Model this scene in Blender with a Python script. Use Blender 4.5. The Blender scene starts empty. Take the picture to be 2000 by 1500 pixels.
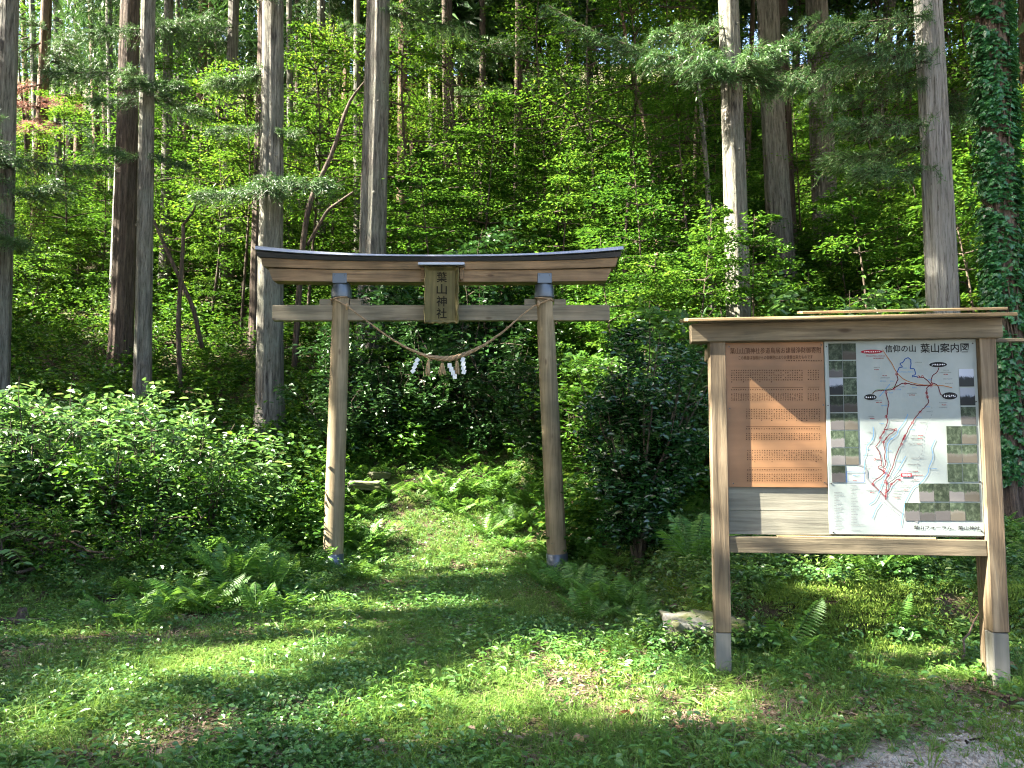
import bpy, math, random
import numpy as np
from mathutils import Vector, Matrix

# ------------------------------------------------------------------ camera, sky, sun, exposure
SC = bpy.context.scene
COL = SC.collection
rng = np.random.default_rng(7)
random.seed(7)
CAM_Z, PITCH, F = 1.55, math.radians(4.4), 1555.0        # F in pixels of a 2000 px wide frame
cam_d = bpy.data.cameras.new('camera'); cam_d.lens = 28.0; cam_d.sensor_width = 36.0
cam_d.clip_end = 500
cam = bpy.data.objects.new('camera', cam_d); COL.objects.link(cam)
cam.location = (0, 0, CAM_Z); cam.rotation_euler = (math.radians(90) + PITCH, 0, 0)
SC.camera = cam

SUN_TO = np.array([-0.75, -0.105, 0.645]); SUN_TO /= np.linalg.norm(SUN_TO)   # towards the sun
world = bpy.data.worlds.new('World'); SC.world = world; world.use_nodes = True
wn = world.node_tree.nodes; wn.clear()
sky = wn.new('ShaderNodeTexSky'); sky.sky_type = 'NISHITA'; sky.sun_disc = False; sky.air_density = .8; sky.dust_density = 3.0; sky.ozone_density = .5
sky.sun_elevation = math.asin(SUN_TO[2]); sky.sun_rotation = math.atan2(SUN_TO[0], SUN_TO[1])
bg = wn.new('ShaderNodeBackground'); bg.inputs['Strength'].default_value = 0.072
wo = wn.new('ShaderNodeOutputWorld')
world.node_tree.links.new(sky.outputs[0], bg.inputs[0]); world.node_tree.links.new(bg.outputs[0], wo.inputs[0])
sun_d = bpy.data.lights.new('sun', 'SUN'); sun_d.energy = 5.0; sun_d.angle = math.radians(0.53)
sun_d.color = (1.0, 0.93, 0.80)
sun = bpy.data.objects.new('sun', sun_d); COL.objects.link(sun)
sun.rotation_euler = Vector(SUN_TO).to_track_quat('Z', 'Y').to_euler(); sun.location = (-20, -8, 25)
SC.view_settings.view_transform = 'Standard'; SC.view_settings.look = 'None'
SC.view_settings.gamma = 1.0; SC.view_settings.use_curve_mapping = False
SC.view_settings.exposure = 4.0
SC.render.engine = 'CYCLES'
cy = SC.cycles
cy.max_bounces = 5; cy.diffuse_bounces = 3; cy.glossy_bounces = 2; cy.transmission_bounces = 3; cy.adaptive_threshold = .025
cy.transparent_max_bounces = 4; cy.sample_clamp_indirect = 6.0
cy.use_denoising = True; cy.filter_width = 1.15
try: cy.denoising_prefilter = 'NONE'
except Exception: pass
try: cy.denoiser = 'OPENIMAGEDENOISE'
except Exception: pass

# ------------------------------------------------------------------ pixel helpers (photograph pixels -> world points)
CP, SP = math.cos(PITCH), math.sin(PITCH)
def ray(px, py):
    u, v = (px - 1000.0) / F, (750.0 - py) / F
    d = np.array([u, CP - v * SP, SP + v * CP]); return d / d[1]      # d.y == 1 : scale by distance
def at(px, py, D):
    d = ray(px, py); return np.array([d[0] * D, D, CAM_Z + d[2] * D])
def smooth(e0, e1, x):
    t = np.clip((x - e0) / (e1 - e0), 0, 1); return t * t * (3 - 2 * t)
def softplus(x, k=1.0): return np.logaddexp(0, x / k) * k
def hnoise(x, y):
    return (np.sin(x * 1.7 + 1.3) * np.sin(y * 1.3 + .4) * .5 + np.sin(x * 3.9 + y * 2.1) * .22 + np.sin(x * 7.3 - y * 5.1 + 2) * .12
            + np.sin(x * .6 + 2) * np.sin(y * .5) * .8)
def path_x(y): return -0.80 - 0.16 * np.clip(np.asarray(y) - 9.7, 0, 12)
def height(x, y):
    x = np.asarray(x, float); y = np.asarray(y, float)
    y0 = 11.0 - 2.7 * smooth(-2.0, 3.0, x)
    hill = .56 * softplus(y - y0, .42)
    hill = np.where(hill > 48, 48 + (hill - 48) * .1, hill)
    # right bank behind the notice board
    bank = .40 * smooth(6.35, 6.6, y - .05 * np.sin(x * 2.3)) * smooth(1.35, 1.75, x) * (1 - smooth(8.2, 9.6, y))
    # thicket mound on the left
    left = .45 * smooth(7.3, 9.2, y) * smooth(-2.0, -3.4, x) * (1 - smooth(10, 12.5, y))
    z = np.maximum(hill, 0) + bank + left
    # footpath hollow through the gate
    pw = 1 - smooth(1.15, 2.3, np.abs(x - path_x(y)))
    pz = .0 + .34 * softplus(y - 10.3, .35)
    fade = pw * smooth(8.3, 9.6, y) * (1 - smooth(12.6, 15.2, y))
    z = z * (1 - fade) + np.minimum(pz, z + .3) * fade
    z = z - .012 - .55 * softplus(0 - y0, .55) * 0
    amp = .02 + .10 * smooth(9, 16, y)
    return z + hnoise(x, y) * amp * smooth(2.5, 5, y)
def ground(px, py):
    d = ray(px, py); D = 3.0
    while D < 60:
        p = np.array([d[0] * D, D, CAM_Z + d[2] * D])
        if p[2] <= height(p[0], p[1]): return np.array([p[0], p[1], float(height(p[0], p[1]))])
        D += .02
    return np.array([d[0] * 30, 30, float(height(d[0] * 30, 30))])

# ------------------------------------------------------------------ object helpers
def tag(o, label=None, cat=None, group=None, kind=None):
    if label: o['label'] = label
    if cat: o['category'] = cat
    if group: o['group'] = group
    if kind: o['kind'] = kind
    return o
def empty(name, loc=(0, 0, 0), rz=0):
    o = bpy.data.objects.new(name, None); COL.objects.link(o); o.empty_display_size = .1
    o.location = [float(c) for c in loc]; o.rotation_euler = (0, 0, rz); return o
def link(name, me, mat=None, parent=None, loc=None):
    o = bpy.data.objects.new(name, me); COL.objects.link(o)
    if mat is not None and len(me.materials) == 0: me.materials.append(mat)
    if parent is not None: o.parent = parent
    if loc is not None: o.location = [float(c) for c in loc]
    return o
def npmesh(name, V, faces, smooth_shade=False, mat=None, midx=None, mats=None):
    """faces: list of int arrays (n,3) or (n,4)."""
    V = np.asarray(V, np.float32).reshape(-1, 3)
    faces = [np.asarray(f, np.int32) for f in faces if len(f)]
    me = bpy.data.meshes.new(name)
    me.vertices.add(len(V)); me.vertices.foreach_set('co', V.ravel())
    loops = np.concatenate([f.ravel() for f in faces]); tot = np.concatenate([np.full(len(f), f.shape[1], np.int32) for f in faces])
    start = np.concatenate([[0], np.cumsum(tot)[:-1]]).astype(np.int32)
    me.loops.add(len(loops)); me.loops.foreach_set('vertex_index', loops)
    me.polygons.add(len(tot)); me.polygons.foreach_set('loop_start', start)
    me.polygons.foreach_set('use_smooth', np.full(len(tot), smooth_shade, bool))
    if mats:
        for m in mats: me.materials.append(m)
    elif mat is not None: me.materials.append(mat)
    if midx is not None: me.polygons.foreach_set('material_index', np.asarray(midx, np.int32))
    me.update(calc_edges=True); me.validate(); return me
class MB:
    """collects boxes, tubes and prisms for one mesh"""
    def __init__(s): s.v = []; s.q = []; s.t = []; s.n = 0
    def add(s, V, Q=(), T=()):
        V = np.asarray(V, float).reshape(-1, 3)
        if len(Q): s.q.append(np.asarray(Q, int) + s.n)
        if len(T): s.t.append(np.asarray(T, int) + s.n)
        s.v.append(V); s.n += len(V); return s
    def box(s, lo, hi, bev=.004, R=None, o=None, wob=0.0):
        lo = np.array(lo, float); hi = np.array(hi, float); c = (lo + hi) / 2; h = (hi - lo) / 2
        b = min(bev, h.min() * .45)
        V = []; Q = []; T = []
        idx = {}
        for sx in (-1, 1):
            for sy in (-1, 1):
                for sz in (-1, 1):
                    sg = np.array([sx, sy, sz])
                    for a in range(3):
                        p = sg * (h - b); p = p.astype(float); p[a] = sg[a] * h[a]
                        idx[(sx, sy, sz, a)] = len(V); V.append(p)
        for a in range(3):
            o1, o2 = [k for k in range(3) if k != a]
            for sg in (-1, 1):
                f = []
                for (p, q) in ((-1, -1), (1, -1), (1, 1), (-1, 1)):
                    k = [0, 0, 0]; k[a] = sg; k[o1] = p; k[o2] = q; f.append(idx[(*k, a)])
                Q.append(f if (sg > 0) == (a != 1) else f[::-1])
        for a in range(3):           # edges along axis a
            o1, o2 = [k for k in range(3) if k != a]
            for p in (-1, 1):
                for q in (-1, 1):
                    def K(sa, ax):
                        k = [0, 0, 0]; k[a] = sa; k[o1] = p; k[o2] = q; return idx[(*k, ax)]
                    Q.append([K(-1, o1), K(1, o1), K(1, o2), K(-1, o2)])
        for sx in (-1, 1):
            for sy in (-1, 1):
                for sz in (-1, 1): T.append([idx[(sx, sy, sz, k)] for k in range(3)])
        V = np.array(V)
        if wob: V = V + rng.normal(0, wob, V.shape)
        if R is not None: V = V @ np.array(R).T
        V = V + c
        return s.add(V, Q, T)
    def tube(s, pts, rad, n=8, cap=True, ridges=None):
        pts = np.asarray(pts, float); m = len(pts)
        rad = np.broadcast_to(np.asarray(rad, float), (m,)) if np.ndim(rad) < 2 else np.asarray(rad, float)
        T = np.gradient(pts, axis=0); T /= np.linalg.norm(T, axis=1)[:, None] + 1e-9
        ref = np.array([1., 0, 0]) if abs(T[0][0]) < .8 else np.array([0, 1., 0])
        U = ref - (T @ ref)[:, None] * T; U /= np.linalg.norm(U, axis=1)[:, None] + 1e-9
        W = np.cross(T, U); a = np.linspace(0, 2 * np.pi, n, endpoint=False)
        R = rad[:, None] if rad.ndim == 1 else rad
        V = pts[:, None, :] + (np.cos(a)[None, :, None] * U[:, None, :] + np.sin(a)[None, :, None] * W[:, None, :]) * R[:, :, None] if rad.ndim == 2 else \
            pts[:, None, :] + (np.cos(a)[None, :, None] * U[:, None, :] + np.sin(a)[None, :, None] * W[:, None, :]) * R[:, :, None]
        i = np.arange(m - 1)[:, None] * n; j = np.arange(n)[None, :]; k = (j + 1) % n
        Q = np.stack([i + j, i + k, i + n + k, i + n + j], -1).reshape(-1, 4)
        V = V.reshape(-1, 3); Tt = []
        if cap:
            V = np.vstack([V, pts[0], pts[-1]]); c0, c1 = m * n, m * n + 1
            Tt = [[c0, (q + 1) % n, q] for q in range(n)] + [[c1, (m - 1) * n + q, (m - 1) * n + (q + 1) % n] for q in range(n)]
        return s.add(V, Q, Tt)
    def prism(s, poly, y0, y1):
        """polygon in x,z extruded from y0 (front) to y1"""
        n = len(poly); P = np.array(poly, float)
        V = np.vstack([np.c_[P[:, 0], np.full(n, y0), P[:, 1]], np.c_[P[:, 0], np.full(n, y1), P[:, 1]]])
        Q = [[i, (i + 1) % n, n + (i + 1) % n, n + i] for i in range(n)]
        c = P.mean(0); V = np.vstack([V, [c[0], y0, c[1]], [c[0], y1, c[1]]])
        T = [[2 * n, (i + 1) % n, i] for i in range(n)] + [[2 * n + 1, n + i, n + (i + 1) % n] for i in range(n)]
        return s.add(V, Q, T)
    def mesh(s, name, mat=None, sm=False):
        return npmesh(name, np.vstack(s.v), ([np.vstack(s.q)] if s.q else []) + ([np.vstack(s.t)] if s.t else []), sm, mat)
    def build(s, name, mat, parent=None, sm=False): return link(name, s.mesh(name, mat, sm), None, parent)

# ------------------------------------------------------------------ materials
def new_mat(name):
    m = bpy.data.materials.new(name); m.use_nodes = True; nt = m.node_tree; nt.nodes.clear()
    out = nt.nodes.new('ShaderNodeOutputMaterial'); return m, nt, out
def N(nt, typ, **kw):
    n = nt.nodes.new(typ)
    for k, v in kw.items():
        if k.startswith('i_'): n.inputs[k[2:].replace('_', ' ')].default_value = v
        else: setattr(n, k, v)
    return n
def ramp(nt, stops):
    r = nt.nodes.new('ShaderNodeValToRGB'); e = r.color_ramp.elements
    while len(e) > 1: e.remove(e[-1])
    e[0].position = stops[0][0]; e[0].color = (*stops[0][1], 1)
    for p, c in stops[1:]:
        x = e.new(p); x.color = (*c, 1)
    return r
def flat_mat(name, col, rough=.6, metal=0.0):
    m, nt, out = new_mat(name); b = N(nt, 'ShaderNodeBsdfPrincipled')
    b.inputs['Base Color'].default_value = (*col, 1); b.inputs['Roughness'].default_value = rough; b.inputs['Metallic'].default_value = metal; b.inputs['Specular IOR Level'].default_value = .5 if metal else .08
    nt.links.new(b.outputs[0], out.inputs[0]); return m
def leaf_mat(name, stops, rough=.42, trans=.4, tcol=1.25, spec=.5):
    m, nt, out = new_mat(name); L = nt.links
    g = N(nt, 'ShaderNodeNewGeometry'); oi = N(nt, 'ShaderNodeObjectInfo')
    mx = N(nt, 'ShaderNodeMath', operation='MULTIPLY_ADD'); mx.inputs[1].default_value = .62
    L.new(g.outputs['Random Per Island'], mx.inputs[0])
    m2 = N(nt, 'ShaderNodeMath', operation='MULTIPLY'); m2.inputs[1].default_value = .38
    L.new(oi.outputs['Random'], m2.inputs[0]); L.new(m2.outputs[0], mx.inputs[2])
    r = ramp(nt, stops); L.new(mx.outputs[0], r.inputs[0])
    b = N(nt, 'ShaderNodeBsdfPrincipled'); b.inputs['Roughness'].default_value = rough; b.inputs['Specular IOR Level'].default_value = spec
    L.new(r.outputs[0], b.inputs['Base Color'])
    hs = N(nt, 'ShaderNodeHueSaturation'); hs.inputs['Hue'].default_value = .482; hs.inputs['Saturation'].default_value = 1.0; hs.inputs['Value'].default_value = tcol
    L.new(r.outputs[0], hs.inputs['Color'])
    t = N(nt, 'ShaderNodeBsdfTranslucent'); L.new(hs.outputs[0], t.inputs[0])
    mix = N(nt, 'ShaderNodeMixShader'); mix.inputs[0].default_value = trans
    L.new(b.outputs[0], mix.inputs[1]); L.new(t.outputs[0], mix.inputs[2]); L.new(mix.outputs[0], out.inputs[0]); return m
def grain_mat(name, dark, mid, light, axis='z', scale=1.0, rough=.78, knots=True, bump=.35, weather=None):
    m, nt, out = new_mat(name); L = nt.links
    tc = N(nt, 'ShaderNodeTexCoord'); oi = N(nt, 'ShaderNodeObjectInfo')
    sc = N(nt, 'ShaderNodeVectorMath', operation='MULTIPLY_ADD')
    k = {'x': (1.3, 24, 24), 'y': (24, 1.3, 24), 'z': (24, 24, 1.3)}[axis]
    sc.inputs[1].default_value = [c * scale for c in k]
    off = N(nt, 'ShaderNodeVectorMath', operation='SCALE'); off.inputs[0].default_value = (31, 17, 23); L.new(oi.outputs['Random'], off.inputs['Scale'])
    L.new(tc.outputs['Object'], sc.inputs[0]); L.new(off.outputs[0], sc.inputs[2])
    n1 = N(nt, 'ShaderNodeTexNoise'); n1.inputs['Scale'].default_value = 1.0; n1.inputs['Detail'].default_value = 5; n1.inputs['Roughness'].default_value = .65; n1.inputs['Distortion'].default_value = .6
    L.new(sc.outputs[0], n1.inputs['Vector'])
    r = ramp(nt, [(.28, dark), (.5, mid), (.72, light)]); L.new(n1.outputs[0], r.inputs[0])
    # broad weather stains
    n2 = N(nt, 'ShaderNodeTexNoise'); n2.inputs['Scale'].default_value = 2.3; n2.inputs['Detail'].default_value = 4
    L.new(tc.outputs['Object'], n2.inputs['Vector'])
    r2 = ramp(nt, [(.35, (.62, .64, .62)), (.65, (1.08, 1.04, 1.0))]); L.new(n2.outputs[0], r2.inputs[0])
    mm = N(nt, 'ShaderNodeMix', data_type='RGBA', blend_type='MULTIPLY'); mm.inputs[0].default_value = 1
    L.new(r.outputs[0], mm.inputs[6]); L.new(r2.outputs[0], mm.inputs[7]); col = mm.outputs[2]
    if knots:
        vs = N(nt, 'ShaderNodeVectorMath', operation='MULTIPLY_ADD')
        kk = {'x': (2.2, 6, 6), 'y': (6, 2.2, 6), 'z': (6, 6, 2.2)}[axis]; vs.inputs[1].default_value = kk
        L.new(tc.outputs['Object'], vs.inputs[0]); L.new(off.outputs[0], vs.inputs[2])
        v = N(nt, 'ShaderNodeTexVoronoi'); v.inputs['Scale'].default_value = 1.0; L.new(vs.outputs[0], v.inputs['Vector'])
        r3 = ramp(nt, [(.06, (.32, .25, .2)), (.13, (1, 1, 1))]); L.new(v.outputs['Distance'], r3.inputs[0])
        m3 = N(nt, 'ShaderNodeMix', data_type='RGBA', blend_type='MULTIPLY'); m3.inputs[0].default_value = .8
        L.new(col, m3.inputs[6]); L.new(r3.outputs[0], m3.inputs[7]); col = m3.outputs[2]
    b = N(nt, 'ShaderNodeBsdfPrincipled'); b.inputs['Roughness'].default_value = rough; b.inputs['Specular IOR Level'].default_value = .25
    L.new(col, b.inputs['Base Color'])
    bp = N(nt, 'ShaderNodeBump'); bp.inputs['Strength'].default_value = bump; bp.inputs['Distance'].default_value = .01
    L.new(n1.outputs[0], bp.inputs['Height']); L.new(bp.outputs[0], b.inputs['Normal'])
    L.new(b.outputs[0], out.inputs[0]); return m
def bark_mat(name, dark, mid, light, lichen=None, sc=(9, 9, .8), bump=.9):
    m, nt, out = new_mat(name); L = nt.links
    tc = N(nt, 'ShaderNodeTexCoord'); oi = N(nt, 'ShaderNodeObjectInfo')
    mul = N(nt, 'ShaderNodeVectorMath', operation='MULTIPLY_ADD'); mul.inputs[1].default_value = sc
    off = N(nt, 'ShaderNodeVectorMath', operation='SCALE'); off.inputs[0].default_value = (41, 27, 33); L.new(oi.outputs['Random'], off.inputs['Scale'])
    L.new(tc.outputs['Object'], mul.inputs[0]); L.new(off.outputs[0], mul.inputs[2])
    n1 = N(nt, 'ShaderNodeTexNoise'); n1.inputs['Scale'].default_value = 2.2; n1.inputs['Detail'].default_value = 6; n1.inputs['Roughness'].default_value = .7; n1.inputs['Distortion'].default_value = .35
    L.new(mul.outputs[0], n1.inputs['Vector'])
    r = ramp(nt, [(.32, dark), (.48, mid), (.66, light)]); L.new(n1.outputs[0], r.inputs[0])
    n2 = N(nt, 'ShaderNodeTexNoise'); n2.inputs['Scale'].default_value = 1.4; n2.inputs['Detail'].default_value = 5; n2.inputs['Roughness'].default_value = .6
    L.new(tc.outputs['Object'], n2.inputs['Vector'])
    r2 = ramp(nt, [(.42, (0, 0, 0)), (.66, (1, 1, 1))]); L.new(n2.outputs[0], r2.inputs[0])
    mm = N(nt, 'ShaderNodeMix', data_type='RGBA'); L.new(r2.outputs[0], mm.inputs[0]); L.new(r.outputs[0], mm.inputs[6])
    r3 = ramp(nt, [(.35, tuple(c * .7 for c in (lichen or mid))), (.7, lichen or light)]); L.new(n1.outputs[0], r3.inputs[0]); L.new(r3.outputs[0], mm.inputs[7])
    mu3 = N(nt, 'ShaderNodeVectorMath', operation='MULTIPLY_ADD'); mu3.inputs[1].default_value = (34, 34, 1.9); L.new(tc.outputs['Object'], mu3.inputs[0]); L.new(off.outputs[0], mu3.inputs[2])
    n3 = N(nt, 'ShaderNodeTexNoise'); n3.inputs['Scale'].default_value = 1.6; n3.inputs['Detail'].default_value = 4; n3.inputs['Roughness'].default_value = .75; n3.inputs['Distortion'].default_value = .8; L.new(mu3.outputs[0], n3.inputs['Vector'])
    r4 = ramp(nt, [(.36, (.35, .33, .30)), (.47, (.95, .95, .95)), (.62, (1.12, 1.1, 1.08))]); L.new(n3.outputs[0], r4.inputs[0])
    m4 = N(nt, 'ShaderNodeMix', data_type='RGBA', blend_type='MULTIPLY'); m4.inputs[0].default_value = 1; L.new(mm.outputs[2], m4.inputs[6]); L.new(r4.outputs[0], m4.inputs[7])
    b = N(nt, 'ShaderNodeBsdfPrincipled'); b.inputs['Roughness'].default_value = .9; b.inputs['Specular IOR Level'].default_value = .15
    L.new(m4.outputs[2], b.inputs['Base Color'])
    bp = N(nt, 'ShaderNodeBump'); bp.inputs['Strength'].default_value = bump; bp.inputs['Distance'].default_value = .03
    ah = N(nt, 'ShaderNodeMath', operation='MULTIPLY_ADD'); ah.inputs[1].default_value = .8; L.new(n3.outputs[0], ah.inputs[0]); L.new(n1.outputs[0], ah.inputs[2]); L.new(ah.outputs[0], bp.inputs['Height']); L.new(bp.outputs[0], b.inputs['Normal']); L.new(b.outputs[0], out.inputs[0]); return m
def stone_mat(name, dark, light, moss, moss_amt=.5):
    m, nt, out = new_mat(name); L = nt.links
    tc = N(nt, 'ShaderNodeTexCoord'); g = N(nt, 'ShaderNodeNewGeometry')
    n1 = N(nt, 'ShaderNodeTexNoise'); n1.inputs['Scale'].default_value = 9; n1.inputs['Detail'].default_value = 7; n1.inputs['Roughness'].default_value = .7
    L.new(tc.outputs['Object'], n1.inputs['Vector'])
    r = ramp(nt, [(.3, dark), (.7, light)]); L.new(n1.outputs[0], r.inputs[0])
    n2 = N(nt, 'ShaderNodeTexNoise'); n2.inputs['Scale'].default_value = 3.1; n2.inputs['Detail'].default_value = 5
    L.new(tc.outputs['Object'], n2.inputs['Vector'])
    r2 = ramp(nt, [(.62 - moss_amt * .4, (0, 0, 0)), (.72 - moss_amt * .3, (1, 1, 1))]); L.new(n2.outputs[0], r2.inputs[0])
    mm = N(nt, 'ShaderNodeMix', data_type='RGBA'); L.new(r2.outputs[0], mm.inputs[0]); L.new(r.outputs[0], mm.inputs[6]); mm.inputs[7].default_value = (*moss, 1)
    b = N(nt, 'ShaderNodeBsdfPrincipled'); b.inputs['Roughness'].default_value = .92; L.new(mm.outputs[2], b.inputs['Base Color'])
    bp = N(nt, 'ShaderNodeBump'); bp.inputs['Strength'].default_value = .6; bp.inputs['Distance'].default_value = .02
    L.new(n1.outputs[0], bp.inputs['Height']); L.new(bp.outputs[0], b.inputs['Normal']); L.new(b.outputs[0], out.inputs[0]); return m

M = {}
M['leaf_under'] = leaf_mat('leaf_under', [(0, (.010, .040, .004)), (.35, (.026, .088, .008)), (.7, (.058, .145, .012)), (.93, (.10, .185, .02)), (1, (.17, .18, .03))], trans=.42, rough=.5, spec=.25)
M['leaf_maple'] = leaf_mat('leaf_maple', [(0, (.016, .062, .005)), (.45, (.042, .125, .010)), (.8, (.085, .18, .014)), (1, (.18, .22, .025))], rough=.55, trans=.48, tcol=1.2, spec=.25)
M['leaf_shrub'] = leaf_mat('leaf_shrub', [(0, (.014, .05, .010)), (.4, (.045, .12, .024)), (.8, (.09, .185, .04)), (1, (.16, .21, .06))], rough=.38, trans=.38, spec=.6)
M['leaf_hollow_shade'] = leaf_mat('leaf_hollow_shade', [(0, (.010, .036, .007)), (.6, (.018, .06, .011)), (1, (.035, .09, .018))], rough=.4, trans=.2, spec=.35)  # dark green leaves, tone lowered to carry the hollow's shade
M['leaf_camellia'] = leaf_mat('leaf_camellia', [(0, (.008, .034, .006)), (.6, (.016, .06, .011)), (1, (.04, .11, .02))], rough=.25, trans=.14, spec=.6)
M['leaf_ground'] = leaf_mat('leaf_ground', [(0, (.022, .07, .016)), (.5, (.06, .15, .03)), (.85, (.095, .20, .042)), (1, (.16, .23, .055))], rough=.36, trans=.32, spec=.55)
M['leaf_grass'] = leaf_mat('leaf_grass', [(0, (.06, .13, .018)), (.6, (.105, .20, .028)), (1, (.20, .25, .075))], rough=.5, trans=.4)
M['leaf_fern'] = leaf_mat('leaf_fern', [(0, (.045, .13, .016)), (.5, (.075, .185, .022)), (1, (.115, .235, .035))], rough=.5, trans=.42)
M['leaf_ivy'] = leaf_mat('leaf_ivy', [(0, (.012, .06, .016)), (.6, (.022, .095, .025)), (1, (.04, .14, .03))], rough=.34, trans=.28)
M['needle'] = leaf_mat('needle', [(0, (.012, .045, .009)), (.5, (.034, .092, .02)), (.9, (.075, .145, .04)), (1, (.13, .14, .06))], rough=.5, trans=.25)
M['needle_dead'] = leaf_mat('needle_dead', [(0, (.18, .08, .045)), (1, (.34, .19, .13))], rough=.8, trans=.2)
M['dead_leaf'] = leaf_mat('dead_leaf', [(0, (.17, .07, .03)), (.6, (.30, .15, .07)), (1, (.42, .27, .16))], rough=.7, trans=.15)
M['litter'] = leaf_mat('litter', [(0, (.07, .045, .028)), (.5, (.15, .105, .065)), (1, (.27, .21, .14))], rough=.8, trans=.15)
M['moss'] = leaf_mat('moss', [(0, (.07, .13, .012)), (.6, (.12, .20, .02)), (1, (.20, .26, .04))], rough=.9, trans=.25)
M['bark'] = bark_mat('bark', (.019, .017, .014), (.095, .087, .073), (.20, .187, .158), lichen=(.15, .155, .122))
M['bark_red'] = bark_mat('bark_red', (.035, .022, .014), (.12, .075, .046), (.22, .145, .095), lichen=(.15, .118, .09))
M['bark_dark'] = bark_mat('bark_dark', (.02, .015, .012), (.06, .045, .034), (.12, .09, .07), lichen=(.09, .075, .055))
M['bark_pale'] = bark_mat('bark_pale', (.062, .058, .05), (.19, .184, .163), (.28, .272, .245), lichen=(.245, .245, .215), sc=(17, 17, .6), bump=.9)
M['bark_twig'] = bark_mat('bark_twig', (.02, .016, .012), (.055, .042, .03), (.11, .09, .065))
M['wood_post'] = grain_mat('wood_post', (0.093, 0.070, 0.038), (0.186, 0.148, 0.087), (0.268, 0.218, 0.133), 'z', .8)
M['wood_beam'] = grain_mat('wood_beam', (0.074, 0.047, 0.025), (0.168, 0.112, 0.060), (0.245, 0.170, 0.096), 'x', .9)
M['wood_nuki'] = grain_mat('wood_nuki', (0.082, 0.069, 0.045), (0.153, 0.132, 0.089), (0.214, 0.187, 0.130), 'x', .8)
M['wood_frame_z'] = grain_mat('wood_frame_z', (0.049, 0.035, 0.021), (0.120, 0.090, 0.056), (0.194, 0.154, 0.101), 'z', 1.1, bump=.6)
M['wood_frame_x'] = grain_mat('wood_frame_x', (0.049, 0.038, 0.025), (0.120, 0.098, 0.063), (0.194, 0.161, 0.106), 'x', 1.1, bump=.6)
M['wood_roof'] = grain_mat('wood_roof', (0.111, 0.072, 0.034), (0.236, 0.169, 0.089), (0.319, 0.245, 0.137), 'x', .8)
M['wood_plank'] = grain_mat('wood_plank', (0.081, 0.077, 0.061), (0.139, 0.136, 0.108), (0.186, 0.185, 0.151), 'x', 1.2)
M['plywood'] = grain_mat('plywood', (.165, .084, .038), (.195, .102, .047), (.225, .12, .058), 'x', .25, rough=.5, knots=False, bump=.03)
M['plaque'] = grain_mat('plaque', (0.056, 0.047, 0.017), (0.095, 0.081, 0.030), (0.129, 0.112, 0.047), 'z', .7, knots=False)
M['metal_dark'] = flat_mat('metal_dark', (.07, .085, .10), .42, .55)
M['soffit_shade'] = flat_mat('soffit_shade', (.012, .014, .016), .5, .2)  # near-black tone carries the shade under the gate roof
M['metal_cap'] = flat_mat('metal_cap', (.20, .215, .24), .36, .6)
M['foot'] = grain_mat('foot', (0.094, 0.091, 0.077), (0.138, 0.135, 0.118), (0.171, 0.165, 0.149), 'z', .6, knots=False, bump=.1)
M['rope'] = grain_mat('rope', (0.133, 0.084, 0.042), (0.231, 0.161, 0.091), (0.322, 0.238, 0.147), 'x', 2.0, knots=False)
M['straw'] = grain_mat('straw', (0.195, 0.128, 0.060), (0.315, 0.225, 0.120), (0.413, 0.315, 0.188), 'z', 2.0, knots=False)
M['paper'] = flat_mat('paper', (.52, .52, .50), .7)
M['stone'] = stone_mat('stone', (.06, .055, .045), (.22, .215, .195), (.06, .065, .018), .66)
M['stone_moss'] = stone_mat('stone_moss', (.06, .055, .045), (.17, .16, .135), (.045, .075, .012), .6)
M['nail'] = flat_mat('nail', (.05, .045, .04), .4, .7)
M['ink'] = flat_mat('ink', (.012, .012, .012), .6)
M['ink_brown'] = flat_mat('ink_brown', (.035, .014, .006), .7)
M['ink_grey'] = flat_mat('ink_grey', (0.1260, 0.1305, 0.1305), .6)
M['ink_plaque'] = flat_mat('ink_plaque', (.010, .009, .005), .7)

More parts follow.
